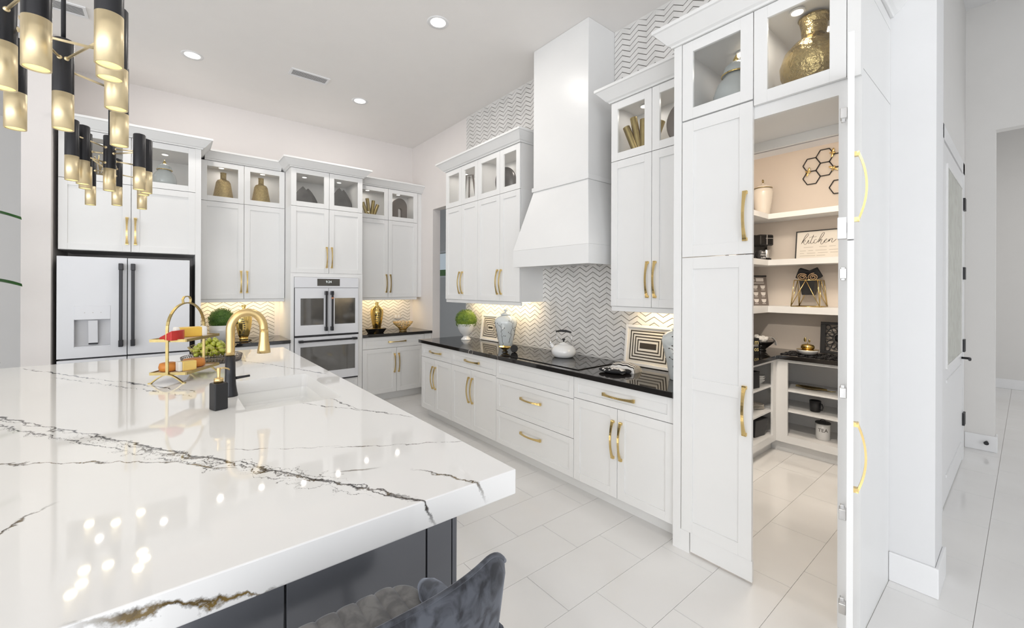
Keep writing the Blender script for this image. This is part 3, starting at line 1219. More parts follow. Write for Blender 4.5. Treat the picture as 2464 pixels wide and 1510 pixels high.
def fdoor(x0, x1, z0, z1, disp=False):
    m_ = MB()
    if not disp:
        m_.box(x0, x1, 0, 0.06, z0, z1)
    else:
        a, c, e, f_ = 0.107, 0.345, 0.985, 1.36
        m_.box(x0, a, 0, 0.06, z0, z1)
        m_.box(c, x1, 0, 0.06, z0, z1)
        m_.box(a, c, 0, 0.06, z0, e)
        m_.box(a, c, 0, 0.06, f_, z1)
        m_.box(a, c, 0.055, 0.06, e, f_)
    return m_.make('door', 'fridge_white', fr, bevel=0 if disp else 0.004)


dd = fdoor(0.0, sx_ - 0.003, fz + 0.006, 1.805, True)
fdoor(sx_ + 0.003, fw_, fz + 0.006, 1.805)
fdoor(0.0, sx_ - 0.003, 0.06, fz - 0.010)
fdoor(sx_ + 0.003, fw_, 0.06, fz - 0.010)
MB().box(0.107, 0.345, -0.003, 0.05, 1.235, 1.36).make('dispenser_panel', 'fridge_white', dd, bevel=0.003)
MB().hexa([(0.197, 0.028, 1.02), (0.258, 0.028, 1.02), (0.258, 0.034, 1.02), (0.197, 0.034, 1.02),
           (0.197, 0.006, 1.225), (0.258, 0.006, 1.225), (0.258, 0.012, 1.225), (0.197, 0.012, 1.225)]).make('paddle', 'fridge_white', dd)
MB().box(0.197, 0.258, 0.03, 0.05, 1.005, 1.02).make('paddle_foot', 'black_metal', dd)
MB().box(0.108, 0.344, 0.004, 0.054, 0.9855, 0.993).make('drip_tray', 'fridge_white', dd)
MB().box(0.1075, 0.3445, 0.0535, 0.0548, 0.994, 1.234).make('shade_liner', 'recess_shade', dd)  # thin liner coloured darker to imitate shade in the white recess
for i in range(3):
    MB().lathe([(0.003, 0), (0.003, 0.002)], (0, 0, 0), 8).make('button', 'ink_soft', dd, (0.175 + 0.053 * i, -0.0032, 1.298), (R(90), 0, 0))
for x_ in (sx_ - 0.048, sx_ + 0.036):
    m_ = MB()
    m_.box(x_ - 0.007, x_ + 0.019, -0.058, -0.036, 0.985, 1.745)
    for za in (0.975, 1.69):
        m_.box(x_ - 0.010, x_ + 0.022, -0.062, 0.0, za, za + 0.062)
    m_.make('handle', 'black_metal', fr, bevel=0.004)

# uppers left of ovens, base and worktop below them
upper('white upper cabinet with two gold vases, between refrigerator and ovens', (0.262, YU, 0), 0, 1.106 - 0.262, YW - YU - 0.002, 0.677 - 0.262,
      'upper cabinets along the fridge wall')
crown('crown_molding', 'white crown molding over the gold vase cabinet', 0.300, 1.062, YU, YW - 0.002, 2.966, (0, 0, 0), 0, False, False)
t = thing('base_cabinet', 'white base cabinet between refrigerator and ovens', 'cabinet', (0.256, YT, 0))
w = 1.106 - 0.256
carcass(t, w, YW - YT - 0.002, 0.1, 0.876, toe=True)
d_ = slab(t, 'drawer', 0, w, 0.715, 0.872)
handle(d_, w / 2, 0.078, True)
for a, c, h_ in ((0, w / 2, w / 2 - 0.03), (w / 2, w, 0.028)):
    d_ = door(t, 'door', a, c, 0.105, 0.715)
    handle(d_, h_, 0.395)
b = MB()
b.box(0.254, 1.108, YT - 0.03, YW - 0.013, 0.877, ZCT)
tag(b.make('worktop', 'black_stone', bevel=0.003), 'short black stone worktop between refrigerator and ovens', 'countertop')
# oven tower
ot = thing('oven_tower', 'tall white oven cabinet with glass display doors showing dark leaf plates', 'cabinet', (1.110, YT, 0))
w = 1.960 - 1.110
b = MB()
b.box(0, 0.036, 0.0, YW - YT - 0.001, 0.0, 1.708)
b.box(w - 0.055, w, 0.0, YW - YT - 0.001, 0.0, 1.708)
b.box(0.036, w - 0.055, 0.0, YW - YT - 0.001, 1.663, 1.708)
b.box(0.036, w - 0.055, 0.0225, YW - YT - 0.001, 0.09, 0.375)
b.make('frame', 'cabinet', ot)
carcass(ot, w, YW - YT - 0.002, 1.708, 2.965, 2.51)
sp = 1.543 - 1.110
for a, c, hx_ in ((0, sp, sp - 0.0315), (sp, w, 0.029)):
    d_ = door(ot, 'door', a, c, 1.708, 2.51)
    handle(d_, hx_, 1.905 - 1.708)
    door(ot, 'glass_door', a, c, 2.51, 2.965, True)
slab(ot, 'drawer', 0.036, w - 0.055, 0.10, 0.375)
puck(ot, sp * 0.5, 0.30, 2.944)
puck(ot, (sp + w) * 0.5, 0.30, 2.944)
crown('crown_molding', 'white crown molding over the oven tower', 0, w, 0, YW - YT - 0.002, 2.966, (1.110, YT, 0), 0)
# double oven
ov = thing('double_oven', 'white double wall oven with french doors above and black handles', 'oven', (1.148, YT - 0.03, 0))
ow = 1.903 - 1.148
MB().box(0.004, ow - 0.004, 0.030, 0.56, 0.382, 1.660).make('case', 'fridge_side', ov)
MB().box(0, ow, 0.004, 0.030, 1.532, 1.660).make('control_panel', 'fridge_white', ov, bevel=0.003)
dsp = MB().box(0.252, 0.518, 0.0015, 0.006, 1.555, 1.642).make('display', 'display', ov, bevel=0.001)
text('clock_digits', '9:24', 0.040, 'clock', dsp, (0.385, 0.0012, 1.604), (R(90), 0, 0))
sc_ = 1.53 - 1.148


def oven_door(x0, x1, z0, z1, gx0, gx1, gz0, gz1):
    m_ = MB()
    m_.box(x0, gx0, 0, 0.03, z0, z1)
    m_.box(gx1, x1, 0, 0.03, z0, z1)
    m_.box(gx0, gx1, 0, 0.03, z0, gz0)
    m_.box(gx0, gx1, 0, 0.03, gz1, z1)
    o = m_.make('door', 'fridge_white', ov)
    MB().box(gx0 - 0.001, gx1 + 0.001, 0.002, 0.028, gz0 - 0.001, gz1 + 0.001).make('window', 'oven_glass', o)
    return o


dl = oven_door(0.006, sc_ - 0.002, 0.958, 1.528, 0.065, sc_ - 0.055, 1.078, 1.403)
dr = oven_door(sc_ + 0.002, ow - 0.006, 0.958, 1.528, sc_ + 0.075, ow - 0.045, 1.078, 1.403)
MB().box(0, ow, 0.004, 0.03, 0.935, 0.955).make('vent_strip', 'black_metal', ov)
lo = oven_door(0.006, ow - 0.006, 0.395, 0.932, 0.065, ow - 0.045, 0.50, 0.815)
MB().box(0.03, ow - 0.006, 0.01, 0.03, 0.376, 0.393).make('vent_strip', 'black_metal', ov)
for x_, o_ in ((sc_ - 0.035, dl), (sc_ + 0.035, dr)):
    m_ = MB()
    m_.box(x_ - 0.011, x_ + 0.011, -0.055, -0.037, 1.01, 1.485)
    m_.box(x_ - 0.014, x_ + 0.014, -0.058, 0.0, 1.002, 1.052)
    m_.box(x_ - 0.014, x_ + 0.014, -0.058, 0.0, 1.443, 1.492)
    m_.make('handle', 'black_metal', o_, bevel=0.003)
MB().box(sc_ + 0.023, sc_ + 0.047, -0.057, -0.035, 1.395, 1.415).make('handle_collar', 'copper', dr)
m_ = MB()
m_.box(0.045, ow - 0.03, -0.055, -0.037, 0.875, 0.899)
for x_ in (0.040, ow - 0.085):
    m_.box(x_, x_ + 0.05, -0.058, 0.0, 0.872, 0.902)
m_.make('handle', 'black_metal', lo, bevel=0.003)
# right of the ovens
upper('white upper cabinet in the far corner, gold sculpture and dark arch behind glass', (1.964, YU, 0), 0, 2.896 - 1.964, YW - YU - 0.002, 2.442 - 1.964,
      'upper cabinets along the fridge wall')
MB().box(2.897, XW - 0.001, YU + 0.02, YU + 0.04, 1.396, 2.965).make('filler_strip', 'cabinet', bpy.data.objects['oven_tower'], (-1.110, -YT, 0))
crown('crown_molding', 'white crown molding over the corner cabinet', 2.008, XW - 0.001, YU, YW - 0.002, 2.966, (0, 0, 0), 0, False, False)
t = thing('base_cabinet', 'white base cabinet right of the ovens, one drawer over two doors', 'cabinet', (1.964, YT, 0))
w = 2.92 - 1.964
carcass(t, w, YW - YT - 0.002, 0.1, 0.876, toe=True)
d_ = slab(t, 'drawer', 0, w - 0.06, 0.715, 0.872)
handle(d_, 0.48, 0.078, True)
s_ = 2.438 - 1.964
for a, c, h_ in ((0, s_, s_ - 0.034), (s_, w - 0.06, 0.028)):
    d_ = door(t, 'door', a, c, 0.105, 0.715)
    handle(d_, h_, 0.395)
MB().box(w - 0.058, w + 0.05, 0.0, 0.022, 0.0, 0.876).make('filler_strip', 'cabinet', t)
b = MB()
b.box(1.962, XW - 0.003, YT - 0.03, YW - 0.013, 0.877, ZCT)
tag(b.make('worktop', 'black_stone', bevel=0.003), 'black stone worktop in the corner right of the ovens', 'countertop')
for xa, xb, nm, e in ((0.30, 1.06, 'left of the ovens', 3.8), (2.00, 2.84, 'right of the ovens', 3.2)):
    b = MB()
    b.box(xa, xb, YU + 0.16, YU + 0.185, 1.386, 1.3955)
    tag(b.make('light_strip', 'strip_glow'), 'warm light strip under the upper cabinet %s' % nm, 'light strip')
    lamp('AREA', 'strip_lamp', ((xa + xb) / 2, YU + 0.17, 1.38), e, (1.0, 0.75, 0.42), xb - xa, 0.03, (R(18), 0, 0))
# ------------------------------------------------------------------ island
IX0, IX1, IY0, IY1, IZ = -0.95, 0.805, 0.969, 4.30, 0.99
SXa, SXb, SYa, SYb = 0.262, 0.665, 2.15, 2.88


def rrect(x0, x1, y0, y1, r, n=6):
    pts = []
    for cx_, cy_, a0 in ((x1 - r, y0 + r, -90), (x1 - r, y1 - r, 0), (x0 + r, y1 - r, 90), (x0 + r, y0 + r, 180)):
        for i in range(n + 1):
            a = R(a0 + 90 * i / n)
            pts.append((cx_ + r * math.cos(a), cy_ + r * math.sin(a)))
    return pts


def slab_with_hole(x0, x1, y0, y1, z0, z1, hole):
    bm = bmesh.new()
    out = [bm.verts.new((x, y, z1)) for x, y in ((x0, y0), (x1, y0), (x1, y1), (x0, y1))]
    inn = [bm.verts.new((x, y, z1)) for x, y in hole]
    ed = []
    for lst in (out, inn):
        for i in range(len(lst)):
            ed.append(bm.edges.new((lst[i], lst[(i + 1) % len(lst)])))
    bmesh.ops.triangle_fill(bm, use_beauty=True, use_dissolve=False, edges=ed)
    top = list(bm.faces)
    r = bmesh.ops.extrude_face_region(bm, geom=top)
    vs = [e for e in r['geom'] if isinstance(e, bmesh.types.BMVert)]
    bmesh.ops.translate(bm, vec=(0, 0, z0 - z1), verts=vs)
    bmesh.ops.recalc_face_normals(bm, faces=bm.faces)
    ee = [e for e in bm.edges if len(e.link_faces) == 2 and e.calc_face_angle(0) > 0.6
          and all(v.co.x in (x0, x1) or abs(v.co.x - x0) < 1e-6 or abs(v.co.x - x1) < 1e-6 for v in e.verts)]
    bmesh.ops.bevel(bm, geom=ee, offset=0.003, segments=2, affect='EDGES', profile=0.5)
    me = bpy.data.meshes.new('island_worktop')
    bm.to_mesh(me)
    bm.free()
    me.materials.append(MAT['quartz'])
    return me


hole = rrect(SXa, SXb, SYa, SYb, 0.03)
o = link('island_worktop', slab_with_hole(IX0, IX1, IY0, IY1, IZ - 0.074, IZ, hole))
tag(o, 'large white quartz island top with dark and gold veins', 'countertop')
ib = thing('kitchen_island', 'dark grey panelled island cabinet under the white quartz top', 'kitchen island', (0, 0, 0))
BX0, BX1, BY0, BY1 = -0.90, 0.77, 1.245, 4.25
ZT = IZ - 0.0742
m_ = MB()
m_.box(BX0 + 0.02, 0.22, BY0 + 0.02, BY1 - 0.02, 0.09, ZT)
m_.box(0.22, BX1 - 0.02, BY0 + 0.02, SYa - 0.05, 0.09, ZT)
m_.box(0.22, BX1 - 0.02, SYb + 0.05, BY1 - 0.02, 0.09, ZT)
m_.box(0.22, BX1 - 0.02, SYa - 0.05, SYb + 0.05, 0.09, 0.66)
m_.box(0.72, BX1 - 0.02, SYa - 0.05, SYb + 0.05, 0.66, ZT)
m_.box(BX0 + 0.07, BX1 - 0.07, BY0 + 0.07, BY1 - 0.07, 0, 0.09)
m_.make('core', 'island_base', ib)
# near face panels
xs = [BX0, -0.52, -0.14, -0.075, 0.24, 0.655, BX1 - 0.018]
for a, c in zip(xs, xs[1:]):
    p_ = MB().box(a + 0.003, c - 0.003, BY0, BY0 + 0.0195, 0.09, ZT).make('panel', 'island_base', ib, bevel=0.002)
m_ = MB().box(BX1 - 0.017, BX1, BY0, BY0 + 0.04, 0.0, ZT).make('corner_post', 'island_base', ib, bevel=0.002)
for y0, y1 in ((1.29, 2.05), (2.05, 2.9), (2.9, 3.55), (3.55, 4.25)):
    MB().box(BX1 - 0.0195, BX1, y0 + 0.002, y1 - 0.002, 0.1, ZT - 0.01).make('panel', 'island_base', ib, bevel=0.002)
# LED strip below the overhang
o = MB().box(-0.86, 0.74, BY0 - 0.03, BY0 - 0.015, ZT - 0.008, ZT - 0.0005).make('light_strip', 'strip_glow')
tag(o, 'light strip under the seating overhang of the island', 'light strip')
lamp('AREA', 'strip_lamp', (-0.06, BY0 - 0.05, ZT - 0.012), 5.0, (0.92, 0.95, 1.0), 1.6, 0.02, (R(-20), 0, 0))
o = MB().box(0.705, 0.712, 1.35, 4.1, 0.03, 0.05).make('light_strip', 'strip_glow')
tag(o, 'toe kick light strip along the island side facing the cooktop', 'light strip')
lamp('AREA', 'strip_lamp', (0.73, 2.4, 0.06), 7.0, (1.0, 0.93, 0.82), 0.03, 2.2, (0, R(-60), 0))

# sink
sk = thing('sink', 'white undermount sink in the island', 'sink', ((SXa + SXb) / 2, (SYa + SYb) / 2, 0))
ox, oy = (SXa + SXb) / 2, (SYa + SYb) / 2
bm = bmesh.new()


def bring(g, z):
    return [bm.verts.new((x, y, z)) for x, y in rrect(SXa - g - ox, SXb + g - ox, SYa - g - oy, SYb + g - oy, 0.034)]


rings = [bring(g, z) for g, z in ((0.004, IZ - 0.0745), (0.002, IZ - 0.09), (-0.003, IZ - 0.135), (-0.010, IZ - 0.148), (-0.030, IZ - 0.153))]
outer = [bring(g, z) for g, z in ((0.012, IZ - 0.0745), (0.006, IZ - 0.145), (-0.020, IZ - 0.162))]
nr_ = len(rings[0])


def skin(A, C):
    for i in range(nr_):
        j = (i + 1) % nr_
        bm.faces.new((A[i], A[j], C[j], C[i]))


for A, C in zip(rings, rings[1:]):
    skin(A, C)
for A, C in zip(outer, outer[1:]):
    skin(A, C)
skin(rings[0], outer[0])
bm.faces.new(rings[-1])
bm.faces.new(outer[-1])
bmesh.ops.recalc_face_normals(bm, faces=bm.faces)
me = bpy.data.meshes.new('basin')
bm.to_mesh(me)
bm.free()
me.materials.append(MAT['sink_white'])
link('basin', me, sk)
MB().lathe([(0.04, 0), (0.04, 0.004), (0.02, 0.003)], (0, 0, IZ - 0.1528), 20).make('drain', 'steel', sk)

# faucet
fa = thing('faucet', 'gooseneck island faucet, black body with brass spout', 'faucet', (0.235, 2.514, IZ))
MB().lathe([(0.034, 0), (0.033, 0.006), (0.030, 0.02), (0.025, 0.055), (0.0225, 0.11), (0.0215, 0.20)], (0, 0, 0), 28).make('body', 'black_metal', fa)
pts = [(0, 0, 0.20 + 0.13 * i / 6) for i in range(7)]
for i in range(1, 25):
    a = PI - PI * i / 24
    pts.append((0.072 + 0.072 * math.cos(a), 0, 0.33 + 0.085 * math.sin(a)))
pts += [(0.145, 0, 0.315)]
MB().tube(pts, 0.0195, 18).make('spout', 'brass_faucet', fa)
MB().lathe([(0.031, 0.202), (0.029, 0.22), (0.0225, 0.265), (0.0205, 0.305), (0.0202, 0.322)], (0.1455, 0, 0), 24).make('spray_head', 'brass_faucet', fa)
lv = MB()
lv.tube([(0.015, 0.006, 0.085), (0.045, 0.010, 0.087), (0.085, 0.014, 0.089)], [0.008, 0.0065, 0.0055], 10)
lv.make('lever', 'black_metal', fa)

# soap dispenser
sd = thing('soap_dispenser', 'square charcoal soap dispenser with brass pump', 'soap dispenser', (0.170, 2.275, IZ), R(20))
MB().box(-0.027, 0.027, -0.027, 0.027, 0, 0.118).make('bottle', 'black_satin', sd, bevel=0.005)
MB().lathe([(0.0185, 0.1185), (0.0185, 0.136), (0.0165, 0.138), (0.007, 0.138), (0.006, 0.150), (0.0085, 0.178), (0.0085, 0.184)], (0, 0, 0), 20).make('pump', 'brass_faucet', sd)
MB().tube([(0.004, 0, 0.180), (0.022, 0, 0.180), (0.038, 0, 0.174), (0.044, 0, 0.168)], 0.0032, 8).make('nozzle', 'brass_faucet', sd)

# two tier stand
ta = R(56.9)
st = thing('tiered_stand', 'two tier brass serving stand with arched handle, holding cheeses', 'serving stand', (0.080, 3.194, IZ), ta)
LX, LY = 0.156, 0.0935
for z, nm in ((0.052, 'lower_tray'), (0.238, 'upper_tray')):
    tr = MB().box(-LX, LX, -LY, LY, z, z + 0.004).make(nm, 'tray_wood', st)
    m_ = MB()
    m_.box(-LX - 0.002, LX + 0.002, -LY - 0.004, -LY + 0.0005, z - 0.006, z + 0.010)
    m_.box(-LX - 0.002, LX + 0.002, LY - 0.0005, LY + 0.004, z - 0.006, z + 0.010)
    m_.box(-LX - 0.004, -LX + 0.0005, -LY, LY, z - 0.006, z + 0.010)
    m_.box(LX - 0.0005, LX + 0.004, -LY, LY, z - 0.006, z + 0.010)
    m_.make('rim', 'brass_dark', tr)
pts = [(-LX - 0.009, 0, z) for z in (0.05, 0.12, 0.20, 0.30)]
for i in range(1, 20):
    a = PI - PI * i / 20
    pts.append((math.cos(a) * (LX + 0.009), 0, 0.30 + 0.148 * math.sin(a)))
pts += [(LX + 0.009, 0, z) for z in (0.30, 0.20, 0.12, 0.05)]
MB().band(pts, (0, 1, 0), 0.014, 0.007).make('arch', 'brass_dark', st)
for sx in (-1, 1):
    pts = []
    for i in range(13):
        u = -1 + 2 * i / 12
        zz = 0.046 * (1 - abs(u) ** 1.7) + 0.004
        pts.append((sx * (LX + 0.009), u * 0.082, zz))
    m_ = MB().band(pts, (1, 0, 0), 0.013, 0.006)
    for u in (-1, 1):
        m_.box(sx * (LX + 0.009) - 0.0065, sx * (LX + 0.009) + 0.0065, u * 0.088 - 0.008, u * 0.088 + 0.008, 0, 0.006)
    m_.make('foot', 'brass_dark', st)
pts = [(-0.032, 0, 0.448), (-0.036, 0, 0.470), (-0.024, 0, 0.484), (0, 0, 0.488), (0.024, 0, 0.484), (0.036, 0, 0.470), (0.032, 0, 0.448)]
MB().band(pts, (0, 1, 0), 0.012, 0.005).make('carry_handle', 'brass_dark', st)


def onstand(x, y, z):
    c_, s_ = math.cos(ta), math.sin(ta)
    return (0.080 + x * c_ - y * s_, 3.194 + x * s_ + y * c_, IZ + z)


def wedge(name, label, loc, rz, r, ang, h, m1, m2=None, slope=0.0):
    m_ = MB()
    n = 10
    poly = [(0, 0)] + [(r * math.cos(R(ang) * (i / n - 0.5)), r * math.sin(R(ang) * (i / n - 0.5))) for i in range(n + 1)]
    m_.prism(poly, 'z', 0, h)
    if slope:
        k = len(poly)
        v = m_.v
        for i in range(k, 2 * k):
            d = math.hypot(v[i][0], v[i][1]) / r
            v[i] = (v[i][0], v[i][1], h * (slope + (1 - slope) * d))
    if m2:
        m_.m = [1] * len(m_.f)
        # cut faces show the paste
        m_.m[2] = 0
        m_.m[2 + n + 1] = 0
    t_ = m_.make(name, [m1, m2] if m2 else m1, None, loc, (0, 0, rz), bevel=0.003)
    return tag(t_, label, 'cheese')


wedge('cheese_wedge', 'red waxed cheese wedge on the upper tray', onstand(-0.135, 0.062, 0.2425), R(-35), 0.115, 55, 0.055, 'cheese_red', None, 0.25)
ch = thing('cheese_block', 'yellow cheese with thick white rind on the upper tray', 'cheese', onstand(0.03, 0.0, 0.2425), R(8))
MB().box(-0.055, 0.055, -0.035, 0.035, 0, 0.058).make('paste', 'cheese_yellow', ch, bevel=0.006)
MB().box(-0.078, -0.052, -0.037, 0.037, 0, 0.060).make('rind', 'rind', ch, bevel=0.008)
MB().box(0.052, 0.080, -0.037, 0.037, 0, 0.060).make('rind', 'rind', ch, bevel=0.008)
ch = thing('cheese_block', 'pale yellow cheese with white rind at front of lower tray', 'cheese', onstand(-0.075, -0.045, 0.0565), R(20))
MB().box(-0.028, 0.045, -0.022, 0.022, 0, 0.056).make('paste', 'cheese_pale', ch, bevel=0.006)
MB().box(-0.046, -0.026, -0.0225, 0.0225, 0, 0.057).make('rind', 'rind', ch, bevel=0.006)
tag(MB().lathe([(0.030, 0), (0.043, 0.006), (0.046, 0.025), (0.041, 0.046), (0.028, 0.050)], (0, 0, 0), 24).make('cheese_round', 'cheese_orange', None, onstand(-0.085, 0.045, 0.0565)),
    'round orange cheese behind the left post of the stand', 'cheese')
tag(MB().lathe([(0.040, 0), (0.056, 0.006), (0.058, 0.028), (0.052, 0.048), (0.030, 0.052)], (0, 0, 0), 24).make('cheese_round', 'cheese_orange', None, onstand(0.05, -0.01, 0.0565)),
    'larger round orange cheese at right on the lower tray', 'cheese')

# woven tray and grape basket
bx, by = 0.245, 3.79
tr = thing('woven_tray', 'round dark openwork metal tray under the grape basket', 'tray', (bx, by, IZ))
MB().lathe([(0.0, 0.0), (0.176, 0.0), (0.176, 0.004), (0.0, 0.004)], (0, 0, 0), 40, False).make('base', 'black_satin', tr)
m_ = MB()
for z, r_ in ((0.006, 0.177), (0.018, 0.180), (0.030, 0.183), (0.042, 0.186)):
    m_.tube([(r_ * math.cos(i * PI / 24), r_ * math.sin(i * PI / 24), z) for i in range(48)], 0.0022, 5, closed=True)
for i in range(64):
    a = 2 * PI * i / 64
    m_.tube([(0.177 * math.cos(a), 0.177 * math.sin(a), 0.004), (0.186 * math.cos(a + 0.04), 0.186 * math.sin(a + 0.04), 0.043)], 0.0022, 4)
m_.make('rim_lattice', 'dark_taupe', tr)
bk = thing('wire_basket', 'brass wire basket heaped with green grapes', 'basket', (bx, by, IZ + 0.005))
m_ = MB()
BP = [(0.075, 0.002), (0.098, 0.02), (0.112, 0.045), (0.126, 0.075), (0.146, 0.108)]
for r_, z in BP:
    m_.tube([(r_ * math.cos(i * PI / 20), r_ * math.sin(i * PI / 20), z + (0.004 * math.sin(i * PI / 20 * 6) if z > 0.1 else 0)) for i in range(40)], 0.0018, 5, closed=True)
for i in range(36):
    a = 2 * PI * i / 36
    m_.tube([(r_ * math.cos(a + z * 0.8), r_ * math.sin(a + z * 0.8), z) for r_, z in BP], 0.0015, 4)
MB().lathe([(0, 0), (0.075, 0.0), (0.075, 0.003), (0, 0.003)], (0, 0, 0), 24, False).make('base', 'brass_dark', bk)
m_.make('wires', 'brass_dark', bk)
gm = MB().ball((0, 0, 0), 0.0165, 12, 8, 1, 1, 1.25).mesh('grape', 'grape')
gb = thing('grape_bunch', 'pile of green grapes in the brass wire basket', 'grapes', (bx, by, IZ + 0.01))
random.seed(3)
pl = []
tries = 0
while len(pl) < 95 and tries < 9000:
    tries += 1
    x, y = random.uniform(-0.12, 0.12), random.uniform(-0.12, 0.12)
    rr = math.hypot(x, y)
    top = 0.150 - 2.6 * rr * rr - 0.3 * rr
    z = random.uniform(0.055, max(top, 0.056))
    if rr > 0.085 + z * 0.45 or z > top:
        continue
    if all((x - q[0]) ** 2 + (y - q[1]) ** 2 + (z - q[2]) ** 2 > 0.0285 ** 2 for q in pl):
        pl.append((x, y, z))
for q in pl:
    link('grape', gm, gb, q, (random.uniform(-1, 1), random.uniform(-1, 1), random.uniform(0, 6)))

# ------------------------------------------------------------------ chandeliers
ZB, TLn, TR = 2.104, 0.325, 0.0285
m_ = MB()
m_.lathe([(TR, 0.13), (TR, TLn - 0.004), (TR - 0.003, TLn), (0.006, TLn), (0.006, TLn + 0.006)], (0, 0, 0), 28, False)
SHADE = m_.mesh('shade', 'black_metal', fixn=True)
m_ = MB()
m_.lathe([(TR - 0.003, 0.13), (TR - 0.003, 0.0), (TR, 0.0), (TR, 0.1302), (TR - 0.003, 0.1302)], (0, 0, 0), 28, False)
SLEEVE = m_.mesh('sleeve', 'brass_satin', fixn=True)
m_ = MB()
m_.lathe([(0.0, 0.030), (TR - 0.0035, 0.030), (TR - 0.0035, 0.003), (0.0, 0.002)], (0, 0, 0), 24, False)
BULB = m_.mesh('bulb', 'bulb_glow', fixn=True)


def chandelier(label, tubes, hub, links_):
    cx_ = sum(t_[0] for t_ in tubes) / len(tubes)
    cy_ = sum(t_[1] for t_ in tubes) / len(tubes)
    c_ = thing('chandelier', label, 'chandelier', (cx_, cy_, ZB))
    for t_ in tubes:
        sh = link('shade', SHADE, c_, (t_[0] - cx_, t_[1] - cy_, t_[2] if len(t_) > 2 else 0))
        link('sleeve', SLEEVE, sh)
        link('bulb', BULB, sh)
        lamp('AREA', 'shade_lamp', (0, 0, -0.001), 0.4, (1.0, 0.88, 0.62), 0.045, parent=sh)
    for a, b_, z in links_:
        p, q = Vector((tubes[a][0] - cx_, tubes[a][1] - cy_, z)), Vector((tubes[b_][0] - cx_, tubes[b_][1] - cy_, z))
        dv = (q - p).normalized() * (TR - 0.002)
        arm = MB().tube([p + dv, q - dv], 0.0042, 8)
        arm.ball(tuple(p + dv), 0.008, 10, 6)
        arm.ball(tuple(q - dv), 0.008, 10, 6)
        arm.make('arm', 'brass_satin', c_)
    for i in hub:
        hx_, hy_ = tubes[i][0] - cx_, tubes[i][1] - cy_
        MB().tube([(hx_, hy_, TLn), (hx_, hy_, ZC - ZB - 0.03)], 0.0065, 10).make('rod', 'black_metal', c_)
        MB().lathe([(0.062, ZC - ZB - 0.03), (0.066, ZC - ZB - 0.002)], (hx_, hy_, 0), 24).make('canopy', 'black_metal', c_)
    return c_


near = [(-0.273, 1.651), (-0.436, 2.330), (-0.302, 2.224), (-0.123, 1.508), (-0.129, 1.603), (-0.135, 1.864), (-0.160, 2.339), (-0.375, 1.876), (-0.44, 1.60)]
chandelier('nearer black and brass tube chandelier over the island', near, [2],
           [(0, 3, 0.22), (0, 4, 0.25), (0, 7, 0.22), (7, 2, 0.25), (2, 5, 0.25), (2, 6, 0.22), (2, 1, 0.25), (7, 5, 0.18), (0, 8, 0.25)])
far = [(-0.409, 3.255), (-0.376, 3.336), (-0.382, 3.482), (-0.430, 4.145), (-0.279, 3.463), (-0.288, 4.048), (-0.140, 3.312), (-0.112, 3.405), (-0.129, 3.492), (-0.159, 4.118)]
chandelier('farther black and brass tube chandelier over the island', far, [4],
           [(0, 4, 0.25), (2, 4, 0.22), (4, 6, 0.22), (4, 8, 0.18), (3, 5, 0.24), (5, 9, 0.22), (2, 5, 0.2), (4, 5, 0.25), (1, 4, 0.16), (7, 4, 0.25)])

# ------------------------------------------------------------------ stool
so = thing('bar_stool', 'dark grey velvet barrel back bar stool tucked at the island', 'bar stool', (0.285, 0.90, 0))
SZ = 0.66
# channel tufted seat
NCH, CWD = 10, 0.05
for i in range(NCH):
    x0 = -CWD * NCH / 2 + i * CWD

    def seat(u, v, x0=x0):
        x = x0 + CWD * v
        bulge = abs(math.sin(PI * v)) ** 0.45
        rnd_ = max(0.0, abs(x) - 0.17) / 0.08
        yf = 0.215 - 0.05 * rnd_ ** 2
        if u < 0.6:
            y = -0.13 + (yf + 0.13) * u / 0.6
            z = SZ + 0.036 + 0.006 * bulge
        else:
            a = (u - 0.6) / 0.4
            y = yf + 0.045 * math.sin(a * PI / 2)
            z = SZ + 0.036 + 0.006 * bulge - 0.085 * (1 - math.cos(a * PI / 2))
        return (x, y + 0.002 * bulge * (1 if u > 0.6 else 0), z)
    g_ = MB()
    g_.smooth = True
    g_.grid(seat, 18, 8)
    g_.make('seat_channel', 'velvet_warm', so)
MB().box(-0.245, 0.245, -0.13, 0.21, SZ - 0.06, SZ + 0.030).make('seat_base', 'velvet', so, bevel=0.02)


def rrect3(w2, z0, z1, r, n=7):
    return rrect(-w2, w2, z0, z1, r, n)


# broad, gently curved backrest with rounded top corners
g_ = MB()
g_.smooth = True
BW, BZ0, BZ1, BT = 0.305, SZ - 0.08, 0.968, 0.052
NXB, NZB = 36, 14


def back_pt(u, v, side):
    x = (2 * u - 1)
    rr_ = 0.13
    top = BZ1 - (0.055 * max(0.0, (abs(x) - (1 - rr_ * 2.2)) / (rr_ * 2.2)) ** 2.2)
    z = BZ0 + (top - BZ0) * v
    wv = BW * (0.86 + 0.14 * v)
    y = -0.205 + 0.075 * abs(x) ** 2.6 - 0.02 * v
    edge = min(1.0, (1 - abs(x)) / 0.10) ** 0.5 if abs(x) > 0.9 else 1.0
    edge = min(edge, max(0.0, (1 - v) / 0.12) ** 0.5 if v > 0.88 else 1.0)
    return (x * wv, y + side * BT / 2 * edge, z)


